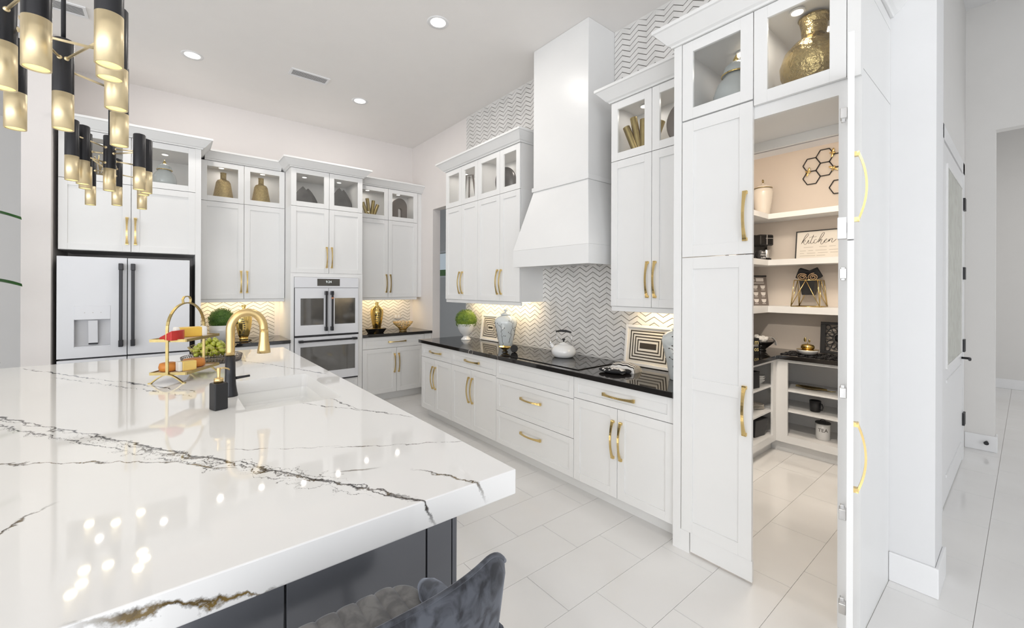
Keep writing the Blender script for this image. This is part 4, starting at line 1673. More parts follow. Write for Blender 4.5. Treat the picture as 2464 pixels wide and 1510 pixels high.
for side in (-1, 1):
    g_.grid(lambda u, v: back_pt(u, v, side), NXB, NZB)
g_.make('backrest', 'velvet', so)
pip = [Vector(back_pt(i / 48, 1, 0)) for i in range(49)]
MB().tube(pip, 0.005, 8).make('piping', 'velvet', so)
for sx in (-1, 1):
    g_ = MB()
    g_.smooth = True
    pth = []
    for i in range(11):
        t_ = i / 10
        pth.append((sx * (0.275 - 0.002 * i), -0.15 + 0.30 * t_, SZ + 0.058 + 0.03 * (1 - t_) ** 2))
    g_.tube(pth, [0.034] * 9 + [0.030, 0.016], 14)
    g_.make('arm', 'velvet', so)
for sx in (-1, 1):
    for sy in (-1, 1):
        MB().tube([(sx * 0.16, 0.02 + sy * 0.14, SZ - 0.02), (sx * 0.22, 0.02 + sy * 0.19, 0.0)], [0.016, 0.010], 10).make('leg', 'black_metal', so)
MB().tube([(0.205 * math.cos(a * PI / 12), 0.02 + 0.18 * math.sin(a * PI / 12), 0.22) for a in range(24)], 0.008, 8, closed=True).make('foot_ring', 'black_metal', so)

# ------------------------------------------------------------------ ceiling fittings
DLp = [(0.162, 5.039), (1.724, 3.109), (1.737, 5.003)]
DLn = ['round recessed ceiling light near the chandelier', 'round recessed ceiling light nearest, in front of the hood', 'round recessed ceiling light farthest, before the hood wall']
dl_ring = MB().lathe([(0.060, -0.001), (0.085, -0.006), (0.090, 0.0)], (0, 0, 0), 32, False).mesh('trim_ring', 'trim')
dl_lens = MB().lathe([(0.0, -0.002), (0.062, -0.002), (0.062, -0.0005), (0.0, -0.0005)], (0, 0, 0), 32, False).mesh('lens', 'lamp_glow')
extra = []
for i, (x_, y_) in enumerate(DLp + extra):
    lab = DLn[i] if i < 3 else 'recessed ceiling light outside the view'
    t = thing('ceiling_light', lab, 'ceiling light', (x_, y_, ZC), 0, 'recessed ceiling lights' if i < 3 else 'ceiling lights out of view')
    link('trim_ring', dl_ring, t)
    link('lens', dl_lens, t)
    lamp('AREA', 'downlight_lamp', (0, 0, -0.012), 14, (1.0, 0.95, 0.89), 0.12, parent=t)


def vent(label, x_, y_, w_, d_, rz):
    t = thing('ceiling_vent', label, 'vent', (x_, y_, ZC), rz)
    MB().box(-w_ / 2, w_ / 2, -d_ / 2, d_ / 2, -0.003, -0.0005).make('backing', 'vent_dark', t)
    m_ = MB()
    for a in ((-w_ / 2 - 0.02, w_ / 2 + 0.02, -d_ / 2 - 0.02, -d_ / 2), (-w_ / 2 - 0.02, w_ / 2 + 0.02, d_ / 2, d_ / 2 + 0.02),
              (-w_ / 2 - 0.02, -w_ / 2, -d_ / 2, d_ / 2), (w_ / 2, w_ / 2 + 0.02, -d_ / 2, d_ / 2)):
        m_.box(*a, -0.010, -0.0005)
    m_.make('frame', 'trim', t)
    n = 7
    me_ = MB().box(-w_ / 2, w_ / 2, -0.006, 0.006, -0.001, 0.001).mesh('slat', 'vent')
    for i in range(n):
        link('slat', me_, t, (0, -d_ / 2 + d_ * (i + 0.5) / n, -0.007), (R(20), 0, 0))


vent('white slotted ceiling vent in front of the oven wall', 1.126, 4.75, 0.33, 0.12, R(0))
vent('white slotted ceiling vent behind the chandelier rod', -0.690, 4.80, 0.30, 0.14, R(0))
lamp('AREA', 'pantry_lamp', (3.42, 1.05, 3.03), 46, (1.0, 0.90, 0.77), 0.5)
t = thing('ceiling_light', 'round light in the pantry ceiling', 'ceiling light', (3.42, 1.05, 3.06))
link('trim_ring', dl_ring, t)
link('lens', dl_lens, t)
o = MB().box(2.40, 2.425, 0.62, 1.22, 2.452, 2.464).make('light_strip', 'strip_glow')  # added fill, hidden behind the header rail to brighten the pantry
tag(o, 'added unseen fill strip behind the header of the pantry entrance', 'light strip')
lamp('SPOT', 'strip_lamp', (2.43, 0.92, 2.446), 130.0, (1.0, 0.91, 0.80), 0.04, rot=Vector((2.05, 0.25, -1.95)).to_track_quat('-Z', 'Y').to_euler(), spot=R(62))  # unseen added spot that lights the lower pantry shelves and floor
lamp('AREA', 'hall_lamp', (8.0, -1.2, 4.2), 16, (1.0, 0.93, 0.85), 0.3)
t = thing('ceiling_light', 'round light in the hall ceiling', 'ceiling light', (8.0, -1.2, 4.26))
link('trim_ring', dl_ring, t)
link('lens', dl_lens, t)
# ------------------------------------------------------------------ display objects


def vase(name, label, prof, m_, loc, cat='vase', n=32, sx=1, sy=1, rz=0, group=None):
    o_ = MB().lathe(prof, (0, 0, 0), n, True, sx, sy).make(name, m_, None, loc, (0, 0, rz))
    return tag(o_, label, cat, group)


def ginger(label, loc, h, m_='ceramic_grey', fin='gold_shiny', group=None):
    t = thing('ginger_jar', label, 'jar', loc, 0, group)
    s_ = h / 0.30
    P_ = [(0.045, 0), (0.050, 0.006), (0.075, 0.04), (0.092, 0.085), (0.093, 0.12), (0.078, 0.165), (0.052, 0.195), (0.048, 0.205)]
    MB().lathe([(r * s_, z * s_) for r, z in P_], (0, 0, 0), 32).make('body', m_, t)
    ld = MB().lathe([(r * s_, z * s_) for r, z in ((0.058, 0.208), (0.056, 0.216), (0.050, 0.238), (0.030, 0.258), (0.012, 0.264))], (0, 0, 0), 32).make('lid', m_, t)
    MB().lathe([(r * s_, z * s_) for r, z in ((0.0585, 0.203), (0.062, 0.206), (0.0585, 0.210))], (0, 0, 0), 32, False).make('band', fin, t)
    MB().lathe([(r * s_, z * s_) for r, z in ((0.010, 0.262), (0.014, 0.270), (0.013, 0.278), (0.006, 0.290), (0.001, 0.300))], (0, 0, 0), 16).make('finial', fin, ld)
    return t


ZD = 2.53
ginger('grey white ginger jar with gold finial in the refrigerator cabinet', (-0.045, 5.74, ZD), 0.335)
t = thing('branch_sculpture', 'gold coral sculpture behind glass over the refrigerator, left side', 'sculpture', (-0.55, 5.74, ZD))
MB().box(-0.06, 0.06, -0.04, 0.04, 0, 0.02).make('base', 'gold_bumpy', t, bevel=0.004)
m_ = MB()
random.seed(11)
for i in range(9):
    a = random.uniform(-1, 1)
    pts = [(a * 0.03, 0, 0.02)]
    for k in range(1, 5):
        pts.append((a * (0.03 + 0.02 * k) + random.uniform(-0.01, 0.01), random.uniform(-0.03, 0.03), 0.02 + 0.065 * k + random.uniform(-0.015, 0.015)))
    m_.tube(pts, [0.008, 0.008, 0.007, 0.006, 0.004], 7)
m_.make('branches', 'gold_bumpy', t)
GV = [(r_, z_ * 1.25) for r_, z_ in [(0.100, 0), (0.106, 0.006), (0.098, 0.06), (0.083, 0.13), (0.072, 0.185), (0.058, 0.205), (0.032, 0.215), (0.029, 0.225), (0.029, 0.272), (0.032, 0.278), (0.026, 0.279)]]
vase('bell_vase', 'bell shaped gold vase behind glass, nearer the refrigerator', GV, 'gold_bumpy', (0.487, 6.0, ZD), group='bell shaped gold vases')
vase('bell_vase', 'bell shaped gold vase behind glass, nearer the ovens', GV, 'gold_bumpy', (0.872, 6.0, ZD), group='bell shaped gold vases')


def leaf_plate(label, loc, rz, w_, h_, m='dark_plate'):
    t = thing('leaf_plate', label, 'sculpture', loc, rz)
    for k, (dx, dy, s_, name) in enumerate(((-0.034, 0.0, 1.0, 'front_leaf'), (0.036, 0.04, 0.97, 'rear_leaf'))):
        m_ = MB()
        poly = []
        n = 14
        for i in range(n + 1):
            z = h_ * s_ * i / n
            poly.append(w_ * 0.5 * max(0.0, 1 - (i / n) ** 3.0) * (0.88 + 0.12 * math.sin(PI * min(1, 0.15 + i / n * 1.2))))
        pts = [(p, h_ * s_ * i / n) for i, p in enumerate(poly)] + [(-p, h_ * s_ * i / n) for i, p in reversed(list(enumerate(poly[:-1])))]
        m_.prism([(x + dx, z) for x, z in pts], 'y', dy - 0.011, dy + 0.011)
        m_.make(name, m, t, bevel=0.003)
    MB().box(-w_ * 0.42, w_ * 0.42, -0.02, 0.06, 0, 0.006).make('foot', m, t)
    return t


leaf_plate('pair of dark leaf shaped plates in the left oven tower display', (1.348, 5.86, ZD), 0, 0.245, 0.295)
leaf_plate('pair of dark leaf shaped plates in the right oven tower display', (1.795, 5.86, ZD), 0, 0.245, 0.345)
t = thing('tube_sculpture', 'gold sculpture of slanted tubes in the corner cabinet', 'sculpture', (2.24, 6.0, ZD))


def tubes_(t, n=4, s=1.0, mm='brass_dark', seed=5):
    random.seed(seed)
    for i in range(n):
        a = -0.42 + 0.84 * i / (n - 1)
        h_ = (0.20, 0.255, 0.235, 0.19, 0.21)[i % 5] * s
        x_ = (-0.045 + 0.09 * i / (n - 1)) * s
        p, q = Vector((x_ * 0.6, 0, 0.0)), Vector((x_ + math.sin(a) * h_ * 0.7, 0.012 * (i % 2), h_))
        m_ = MB()
        dv = (q - p).normalized()
        m_.tube([p, p + (q - p) * 0.5, q], 0.022 * s, 16, cap=False)
        m_.tube([q, p + (q - p) * 0.3], 0.018 * s, 16, cap=False)
        m_.make('tube', mm, t, fixn=False)
    MB().box(-0.06 * s, 0.06 * s, -0.03 * s, 0.03 * s, -0.0, 0.008).make('foot', mm, t)


tubes_(t, 4, 1.12)
t = thing('arch_sculpture', 'dark taupe arch in the corner cabinet', 'sculpture', (2.68, 6.0, ZD))
t.scale = (1.05, 1, 1.18)
m_ = MB()
out = [(-0.105, 0), (-0.105, 0.19)] + [(-0.105 * math.cos(i * PI / 16), 0.19 + 0.105 * math.sin(i * PI / 16)) for i in range(1, 16)] + [(0.105, 0.19), (0.105, 0)]
inn = [(-0.03, 0), (-0.03, 0.14)] + [(-0.03 * math.cos(i * PI / 16), 0.14 + 0.03 * math.sin(i * PI / 16)) for i in range(1, 16)] + [(0.03, 0.14), (0.03, 0)]
k = len(out)
bs = len(m_.v)
for y_ in (-0.03, 0.03):
    m_.v += [(x, y_, z) for x, z in out] + [(x, y_, z) for x, z in inn]
for i in range(k - 1):
    f0, f1 = bs, bs + 2 * k
    m_.face([f0 + i, f0 + i + 1, f0 + k + i + 1, f0 + k + i])
    m_.face([f1 + i, f1 + k + i, f1 + k + i + 1, f1 + i + 1])
    m_.face([f0 + i, f1 + i, f1 + i + 1, f0 + i + 1])
    m_.face([f0 + k + i, f0 + k + i + 1, f1 + k + i + 1, f1 + k + i])
m_.face([bs, bs + k, bs + 3 * k, bs + 2 * k])
m_.face([bs + k - 1, bs + 3 * k - 1, bs + 4 * k - 1, bs + 2 * k - 1])
m_.make('arch', 'dark_taupe', t)
MB().box(-0.11, 0.11, -0.035, 0.032, -0.0, 0.006).make('foot', 'dark_taupe', t)
# hood wall cabinets
t = thing('frame_sculpture', 'dark open frame sculpture in the far upper cabinet', 'sculpture', (2.82, 4.30, ZD), R(-60))
m_ = MB()
m_.tube([(-0.07, 0, 0.01), (-0.045, 0, 0.375), (0.045, 0, 0.375), (0.10, 0, 0.01)], 0.012, 8)
m_.tube([(0.0, 0.0, 0.36), (-0.005, 0, 0.01)], 0.010, 8)
m_.make('frame', 'dark_taupe', t)
MB().box(-0.10, 0.11, -0.04, 0.04, 0, 0.014).make('base', 'dark_taupe', t, bevel=0.003)
t = thing('shell_plate', 'dark round shell plate in the cabinet beside the hood', 'sculpture', (2.82, 3.585, ZD), R(-55))
m_ = MB()
m_.ball((0, 0, 0.16), 0.155, 28, 14, 0.78, 0.22, 1.02)
m_.make('plate', 'dark_plate', t)
MB().box(-0.05, 0.05, -0.03, 0.03, 0, 0.012).make('foot', 'dark_taupe', t, bevel=0.003)
t = thing('tube_sculpture', 'gold sculpture of slanted tubes in the cabinet left of pantry', 'sculpture', (2.80, 1.86, ZD), R(-60))
tubes_(t, 5, 1.25, 'brass_dark', 9)
t = thing('shell_plate', 'dark round plate standing in the cabinet next to the pantry', 'sculpture', (2.80, 1.52, ZD), R(-60))
m_ = MB()
m_.ball((0, 0, 0.165), 0.16, 28, 14, 0.8, 0.16, 1.0)
m_.make('plate', 'dark_taupe', t)
MB().box(-0.05, 0.05, -0.03, 0.03, 0, 0.012).make('foot', 'dark_taupe', t, bevel=0.003)
# pantry display
ginger('grey white ginger jar with gold finial above the pantry door', (2.62, 1.105, ZD), 0.405)
t = thing('hammered_jug', 'large hammered gold jug with bent handle above the pantry entrance', 'jug', (2.57, 0.700, ZD), R(-75))
JP = [(0.055, 0), (0.062, 0.004), (0.105, 0.04), (0.136, 0.095), (0.140, 0.135), (0.122, 0.185), (0.085, 0.222), (0.055, 0.240), (0.050, 0.252), (0.053, 0.285), (0.060, 0.320), (0.066, 0.326), (0.060, 0.324), (0.050, 0.29), (0.046, 0.25)]
JP = [(r_ * 1.08, z_ * 1.22) for r_, z_ in JP]
MB().lathe(JP, (0, 0, 0), 40, False).make('body', 'gold_hammered', t)
MB().tube([(0.060, 0, 0.370), (0.085, 0, 0.395), (0.12, 0, 0.402), (0.145, 0, 0.37), (0.15, 0, 0.30), (0.13, 0, 0.225)], 0.008, 10).make('handle', 'brass_dark', t)


# ------------------------------------------------------------------ worktop decor
def topiary(label, loc, R_, potfn, mleaf, seed):
    t = thing('topiary', label, 'plant', loc)
    potfn(t)
    rnd = random.Random(seed)
    m_ = MB()
    zc = t['zc']
    m_.ball((0, 0, zc), R_ * 0.92, 20, 12)
    for i in range(1500):
        z = rnd.uniform(-0.55, 1)
        a = rnd.uniform(0, 2 * PI)
        s_ = math.sqrt(max(0, 1 - z * z))
        n_ = Vector((s_ * math.cos(a), s_ * math.sin(a), z))
        p = Vector((0, 0, zc)) + n_ * R_ * rnd.uniform(0.88, 1.0)
        u = n_.orthogonal().normalized()
        u = (Matrix.Rotation(rnd.uniform(0, 6.28), 3, n_) @ u)
        w_ = n_.cross(u)
        tip = p + (u * 0.6 + n_ * 0.55) * 0.020
        k = len(m_.v)
        m_.v += [tuple(p - w_ * 0.005), tuple(p + u * 0.004 + n_ * 0.004), tuple(p + w_ * 0.005), tuple(tip)]
        m_.face([k, k + 1, k + 3])
        m_.face([k + 1, k + 2, k + 3])
    m_.make('foliage', mleaf, t, fixn=False)
    del t['zc']
    return t


def urn(t):
    MB().lathe([(0.058, 0), (0.062, 0.006), (0.058, 0.012), (0.036, 0.035), (0.034, 0.05), (0.052, 0.062), (0.080, 0.095), (0.100, 0.150), (0.108, 0.185), (0.112, 0.194), (0.104, 0.192), (0.095, 0.175)], (0, 0, 0), 36, False).make('urn', 'ceramic_white', t)
    t['zc'] = 0.235


def bowlpot(t):
    MB().lathe([(0.075, 0), (0.080, 0.004), (0.105, 0.05), (0.118, 0.12), (0.121, 0.185), (0.113, 0.186), (0.105, 0.16)], (0, 0, 0), 36, False).make('pot', 'ceramic_white', t)
    t['zc'] = 0.250


topiary('green ball topiary in a white pedestal urn, end of the hood worktop', (2.76, 4.27, ZCT), 0.128, urn, 'leaf_light', 1)
topiary('green ball topiary in a white pot, between refrigerator and ovens', (0.465, 5.86, ZCT), 0.128, bowlpot, 'leaf', 2)


def striped_frame(label, loc, w_, h_):
    t = thing('striped_picture', label, 'framed print', loc, HW)
    t.rotation_euler = (R(-7), 0, HW)
    MB().box(0, w_, 0.0, 0.018, 0, h_).make('mat_board', 'paper', t)
    m_ = MB()
    f = 0.022
    m_.box(0, f, -0.012, 0.0, 0, h_)
    m_.box(w_ - f, w_, -0.012, 0.0, 0, h_)
    m_.box(f, w_ - f, -0.012, 0.0, 0, f)
    m_.box(f, w_ - f, -0.012, 0.0, h_ - f, h_)
    m_.make('frame', 'ceramic_white', t, bevel=0.002)
    a0 = f + 0.022
    st_, gap = 0.0095, 0.0135
    k = 0
    while True:
        a = a0 + k * (st_ + gap)
        if h_ - 2 * a < 0.06:
            break
        m_ = MB()
        m_.box(a, a + st_, -0.001, 0.0, a, h_ - a)
        m_.box(w_ - a - st_, w_ - a, -0.001, 0.0, a, h_ - a)
        m_.box(a + st_, w_ - a - st_, -0.001, 0.0, a, a + st_)
        m_.box(a + st_, w_ - a - st_, -0.001, 0.0, h_ - a - st_, h_ - a)
        m_.make('stripe', 'ink', t)
        k += 1
    MB().box(a, w_ - a, -0.001, 0.0, a + 0.004, h_ - a - 0.004).make('stripe', 'ink', t)
    return t


striped_frame('black and white concentric stripe print by the urn topiary', (2.915, 4.19, ZCT + 0.003), 0.36, 0.305)
striped_frame('black and white concentric stripe print nearest the pantry', (2.895, 2.10, ZCT + 0.003), 0.42, 0.325)


def branch_jar(label, loc, seed, spin):
    t = thing('branch_jar', label, 'jar', loc, spin)
    P_ = [(0.066, 0), (0.070, 0.006), (0.078, 0.06), (0.098, 0.16), (0.116, 0.235), (0.121, 0.268), (0.112, 0.298), (0.085, 0.322), (0.052, 0.332), (0.048, 0.338)]
    MB().lathe(P_, (0, 0, 0), 40).make('body', 'ceramic_grey', t)
    ld = MB().lathe([(0.058, 0.339), (0.056, 0.346), (0.040, 0.358), (0.014, 0.364), (0.012, 0.372), (0.022, 0.384), (0.024, 0.392), (0.010, 0.398)], (0, 0, 0), 28).make('lid', 'ceramic_grey', t)

    def rad(z):
        for (r0, z0), (r1, z1) in zip(P_, P_[1:]):
            if z0 <= z <= z1 and z1 > z0:
                return r0 + (r1 - r0) * (z - z0) / (z1 - z0)
        return 0.06

    def P3(a, z):
        r_ = rad(z) + 0.0006
        return (r_ * math.cos(a), r_ * math.sin(a), z)
    rnd = random.Random(seed)
    m_ = MB()
    for k in range(7):
        a = k * 0.9 + rnd.uniform(-0.2, 0.2)
        z = 0.02 + 0.03 * (k % 3)
        pts = []
        n = 12
        for i in range(n):
            pts.append(P3(a, min(z, 0.30)))
            z += 0.018 + rnd.uniform(0, 0.008)
            a += rnd.uniform(-0.14, 0.16)
            if i in (3, 6, 8) and z < 0.28:
                a2, z2 = a, z
                q = [P3(a2, z2)]
                sg = rnd.choice((-1, 1))
                for j in range(4):
                    a2 += sg * 0.10
                    z2 += rnd.uniform(-0.004, 0.016)
                    q.append(P3(a2, min(z2, 0.30)))
                m_.tube(q, 0.0011, 4)
                m_.ball(q[-1], 0.0045, 6, 4)
                m_.ball(q[2], 0.0035, 6, 4)
            if z > 0.29:
                break
        m_.tube(pts, [0.0022 - 0.0012 * i / len(pts) for i in range(len(pts))], 5)
    m_.make('painted_branches', 'ink', t)
    return t


branch_jar('pale jar painted with dark branches beside the far stripe print', (2.76, 3.50, ZCT), 4, 1.0)
branch_jar('pale jar painted with dark branches against the pantry side', (2.70, 1.50, ZCT), 8, 2.0)
t = thing('gold_bowl', 'small pointed gold bowl with black foot before the jar', 'bowl', (2.53, 3.22, ZCT))
m_ = MB()
m_.lathe([(0.0, 0.020), (0.02, 0.020), (0.065, 0.048), (0.068, 0.050), (0.062, 0.052), (0.03, 0.032), (0, 0.028)], (0, 0, 0), 6, False, smooth=False)
m_.make('dish', 'gold_shiny', t)
MB().lathe([(0.034, 0), (0.034, 0.004), (0.014, 0.021), (0.008, 0.021)], (0, 0, 0), 6, smooth=False).make('foot', 'black_gloss', t)
t2 = thing('black_cup', 'small tipped black cup with gold inside beside the gold bowl', 'cup', (2.56, 3.115, ZCT + 0.034), R(-30))
t2.rotation_euler = (R(62), 0, R(-40))
MB().lathe([(0.012, -0.024), (0.024, -0.020), (0.033, 0.0), (0.036, 0.022)], (0, 0, 0), 24).make('shell', 'black_gloss', t2)
MB().lathe([(0.0355, 0.0225), (0.030, 0.012), (0.0, 0.004)], (0, 0, 0), 24, False).make('lining', 'gold_shiny', t2)

# kettle
kt = thing('kettle', 'round white enamel kettle with dark handle on the cooktop', 'kettle', (2.735, 2.63, ZCT + 0.0065), R(118))
MB().lathe([(0.075, 0), (0.090, 0.006), (0.106, 0.028), (0.110, 0.052), (0.103, 0.078), (0.084, 0.099), (0.050, 0.112), (0.046, 0.113)], (0, 0, 0), 36).make('pot', 'ceramic_white', kt)
MB().tube([(0.075, 0, 0.070), (0.105, 0, 0.090), (0.122, 0, 0.118)], [0.024, 0.018, 0.012], 14).make('spout', 'ceramic_white', kt)
MB().tube([(0.119, 0, 0.113), (0.124, 0, 0.124), (0.112, 0, 0.140)], [0.013, 0.012, 0.006], 10).make('whistle', 'steel', kt)
ld = MB().lathe([(0.047, 0.1135), (0.040, 0.120), (0.014, 0.128), (0.008, 0.134)], (0, 0, 0), 24).make('lid', 'ceramic_white', kt)
MB().lathe([(0.007, 0.134), (0.006, 0.145), (0.015, 0.156), (0.014, 0.162), (0.005, 0.165)], (0, 0, 0), 16).make('knob', 'black_satin', ld)
MB().tube([(0.062, 0, 0.105), (0.060, 0, 0.16), (0.066, 0, 0.225)], 0.0032, 8).make('bail', 'steel', kt)
MB().tube([(-0.062, 0, 0.105), (-0.072, 0, 0.16), (-0.066, 0, 0.225)], 0.0032, 8).make('bail', 'steel', kt)
MB().tube([(0.072, 0, 0.224), (0.03, 0, 0.232), (-0.02, 0, 0.232), (-0.070, 0, 0.222)], [0.007, 0.010, 0.011, 0.006], 12).make('grip', 'black_satin', kt)
# oven mitt and folded striped cloth
t = thing('oven_mitt', 'black oven mitt with white spots on the worktop', 'oven mitt', (2.52, 1.93, ZCT), R(-78))
m_ = MB()
m_.smooth = True
m_.ball((0, 0, 0.019), 0.019, 24, 10, 5.6, 3.1, 1)
m_.make('mitt', 'fabric_black', t)
m_ = MB()
m_.smooth = True
m_.ball((0.095, 0.045, 0.016), 0.016, 14, 8, 2.1, 1.4, 1)
m_.make('thumb', 'fabric_black', t)
rnd = random.Random(5)
sp_ = MB().ball((0, 0, 0), 1, 10, 5, 1, 1, 0.25).mesh('spot', 'fabric_white')
for i in range(34):
    a, r_ = rnd.uniform(0, 6.28), math.sqrt(rnd.uniform(0, 0.9))
    x_, y_ = r_ * math.cos(a), r_ * math.sin(a)
    o_ = link('spot', sp_, t, (x_ * 0.100, y_ * 0.056, 0.019 + 0.019 * math.sqrt(max(0, 1 - r_ * r_)) - 0.0008), (-y_ * 0.75, x_ * 0.6, 0))
    s_ = rnd.uniform(0.006, 0.011)
    o_.scale = (s_ * 1.3, s_, 0.014)
t = thing('folded_cloth', 'folded cream cloth with black stripes behind the oven mitt', 'cloth', (2.66, 1.915, ZCT), R(-84))
t.scale = (1.2, 1.2, 1.15)


def fold(u, v):
    x_ = -0.085 + 0.17 * u
    y_ = -0.05 + 0.10 * v
    z_ = 0.012 + 0.045 * (math.sin(PI * min(max(u, 0.02), 0.98)) ** 0.25) * (math.sin(PI * min(max(v, 0.02), 0.98)) ** 0.35) + 0.002 * math.sin(u * 21)
    if u in (0, 1) or v in (0, 1):
        z_ = 0.0
    return (x_, y_, z_)


NS = 13
for i in range(NS):
    m_ = MB()
    m_.smooth = True
    v0, v1 = i / NS, (i + 1) / NS
    m_.grid(lambda u, v: fold(u, v0 + (v1 - v0) * v), 24, 2)
    m_.make('stripe', 'fabric_black' if i % 2 else 'fabric_white', t, fixn=False)
MB().box(-0.084, 0.084, -0.049, 0.049, 0, 0.004).make('lining', 'fabric_white', t)

# between refrigerator and ovens
t = thing('gold_flask', 'flat round gold flask vase with slotted swirl, by the ovens', 'vase', (0.680, 5.86, ZCT), R(8))
MB().lathe([(0.045, 0.03), (0.058, 0.06), (0.078, 0.16), (0.086, 0.235), (0.072, 0.305), (0.040, 0.348), (0.018, 0.362), (0.016, 0.378), (0.028, 0.410), (0.022, 0.411)], (0, 0, 0), 36, True, 1.0, 0.55).make('body', 'gold_shiny', t)
MB().lathe([(0.044, 0.0), (0.048, 0.010), (0.045, 0.030)], (0, 0, 0), 28, True, 1, 0.6).make('foot', 'gold_shiny', t)
for i in range(11):
    z_ = 0.07 + i * 0.0255
    a = -0.030 + 0.020 * math.sin(i * 0.45)
    w_ = 0.016
    r_ = 0.052 + 0.034 * min(1, (z_ - 0.05) / 0.17) if z_ < 0.24 else 0.086 - 0.030 * (z_ - 0.24) / 0.08
    y_ = -0.55 * math.sqrt(max(0.0004, r_ * r_ - a * a)) - 0.0005
    MB().box(-w_, w_, -0.0015, 0.0015, -0.0055, 0.0055).make('slot', 'black_satin', t, (a, y_, z_), (0, R(10), R(-20)))
t = thing('scroll_dish', 'black scroll edged dish in front of the gold flask', 'dish', (0.63, 5.68, ZCT), R(4))
m_ = MB()
m_.prism([(-0.10, 0.012), (-0.08, 0.0), (0.08, 0.0), (0.10, 0.010), (0.10, 0.016), (0.08, 0.008), (-0.08, 0.008), (-0.095, 0.018)], 'y', -0.05, 0.05)
m_.make('dish', 'black_gloss', t)
m_ = MB()
m_.tube([(-0.09, -0.05, 0.030), (-0.09, 0.05, 0.030)], 0.020, 14)
m_.make('scroll', 'black_gloss', t)
# right of the ovens
t = thing('lattice_vase', 'tall gold vase with pierced lattice in the far corner', 'vase', (2.285, 5.86, ZCT))
MB().lathe([(0.044, 0), (0.048, 0.010), (0.062, 0.09), (0.082, 0.20), (0.090, 0.27), (0.084, 0.315), (0.050, 0.350), (0.022, 0.366), (0.020, 0.392), (0.026, 0.415), (0.020, 0.416)], (0, 0, 0), 36).make('body', 'gold_shiny', t)
for i in range(9):
    for j in (-1, 0, 1):
        z_ = 0.05 + i * 0.031
        if j and i < 4 + j:
            continue
        r_ = 0.048 + 0.042 * min(1, z_ / 0.26)
        if z_ > 0.28:
            r_ = 0.088 - 0.02 * (z_ - 0.28) / 0.03
        a = R(-112) + j * 0.24 + (0.10 if i % 2 else 0)
        MB().ball((0, 0, 0), 0.0085, 8, 5, 1, 0.3, 0.8).make('piercing', 'black_satin', t, ((r_ + 0.0004) * math.cos(a), (r_ + 0.0004) * math.sin(a), z_), (0, 0, a + PI / 2))
for i, (x_, y_) in enumerate(((2.125, 5.66), (2.255, 5.65))):
    t = thing('black_bowl', 'square black tapered bowl, %s of the pair before the lattice vase' % ('left' if i == 0 else 'right'), 'bowl', (x_, y_, ZCT), R(6), 'black bowls by the lattice vase')
    m_ = MB()
    for (a, z0), (c, z1) in (((0.030, 0.0), (0.060, 0.062)),):
        m_.hexa([(-a, -a, z0), (a, -a, z0), (a, a, z0), (-a, a, z0), (-c, -c, z1), (c, -c, z1), (c, c, z1), (-c, c, z1)])
    m_.make('bowl', 'black_gloss', t, bevel=0.003)
    MB().box(-0.054, 0.054, -0.054, 0.054, 0.0625, 0.0635).make('inside', 'gold_shiny', t)
t = thing('wire_bowl', 'openwork gold wire bowl at the corner worktop', 'bowl', (2.635, 5.76, ZCT))
m_ = MB()
WP = [(0.055, 0.0), (0.050, 0.012), (0.058, 0.030), (0.095, 0.065), (0.128, 0.100), (0.142, 0.128)]
for r_, z in WP:
    m_.tube([(r_ * math.cos(i * PI / 18), r_ * math.sin(i * PI / 18), z + 0.002) for i in range(36)], 0.0022, 5, closed=True)
for i in range(32):
    a = 2 * PI * i / 32
    m_.tube([(r_ * math.cos(a + z * 3), r_ * math.sin(a + z * 3), z + 0.002) for r_, z in WP[1:]], 0.0026, 4)
    m_.tube([(r_ * math.cos(a - z * 3), r_ * math.sin(a - z * 3), z + 0.002) for r_, z in WP[1:]], 0.0026, 4)
m_.make('wires', 'brass', t)
MB().lathe([(0, 0.010), (0.05, 0.010), (0.05, 0.013), (0, 0.013)], (0, 0, 0), 20, False).make('floor_disc', 'brass', t)
t = thing('wall_outlet', 'white power outlet on the tiles behind the gold wire bowl', 'outlet', (2.72, YW - 0.0185, 1.10))
MB().box(-0.06, 0.06, 0, 0.006, -0.036, 0.036).make('plate', 'print_light', t, bevel=0.002)
for dx in (-0.025, 0.025):
    MB().box(dx - 0.015, dx + 0.015, -0.0012, 0.0, -0.022, 0.022).make('socket', 'trim', t)

# ------------------------------------------------------------------ pantry inside
PBX, PBY = 4.46, 1.51          # front faces of the back and left units
t = thing('open_shelf_unit', 'open white shelf unit along the pantry back wall', 'shelving', (PBX, 0, 0))
YR = 0.51
m_ = MB()
m_.box(0, 0.02, YR, 1.53, 0.85, 0.876)
m_.box(0, 0.02, 1.415, 1.53, 0.10, 0.85)
m_.box(0, 0.02, YR, 1.415, 0.10, 0.165)
m_.box(0.06, 0.075, YR, 1.57, 0, 0.10)
m_.box(0.0, 0.48, YR, YR + 0.018, 0.1, 0.876)
m_.make('face_frame', 'cabinet', t)
m_ = MB()
m_.box(0.47, 0.484, YR, 1.97, 0.10, 0.876)
m_.box(0.02, 0.48, YR + 0.018, 1.98, 0.145, 0.165)
m_.make('back_panel', 'cabinet_inner', t)
for z in (0.385, 0.575):
    MB().box(0.02, 0.47, YR + 0.018, 1.62, z, z + 0.018).make('shelf', 'cabinet', t, bevel=0.001)
t = thing('open_shelf_unit', 'open white shelf unit along the pantry left wall', 'shelving', (0, PBY, 0))
m_ = MB()
m_.box(3.12, PBX - 0.004, 0, 0.02, 0.85, 0.876)
m_.box(4.388, PBX - 0.004, 0, 0.02, 0.10, 0.85)
m_.box(3.12, 4.388, 0, 0.02, 0.10, 0.165)
m_.box(3.12, PBX + 0.055, 0.06, 0.075, 0, 0.10)
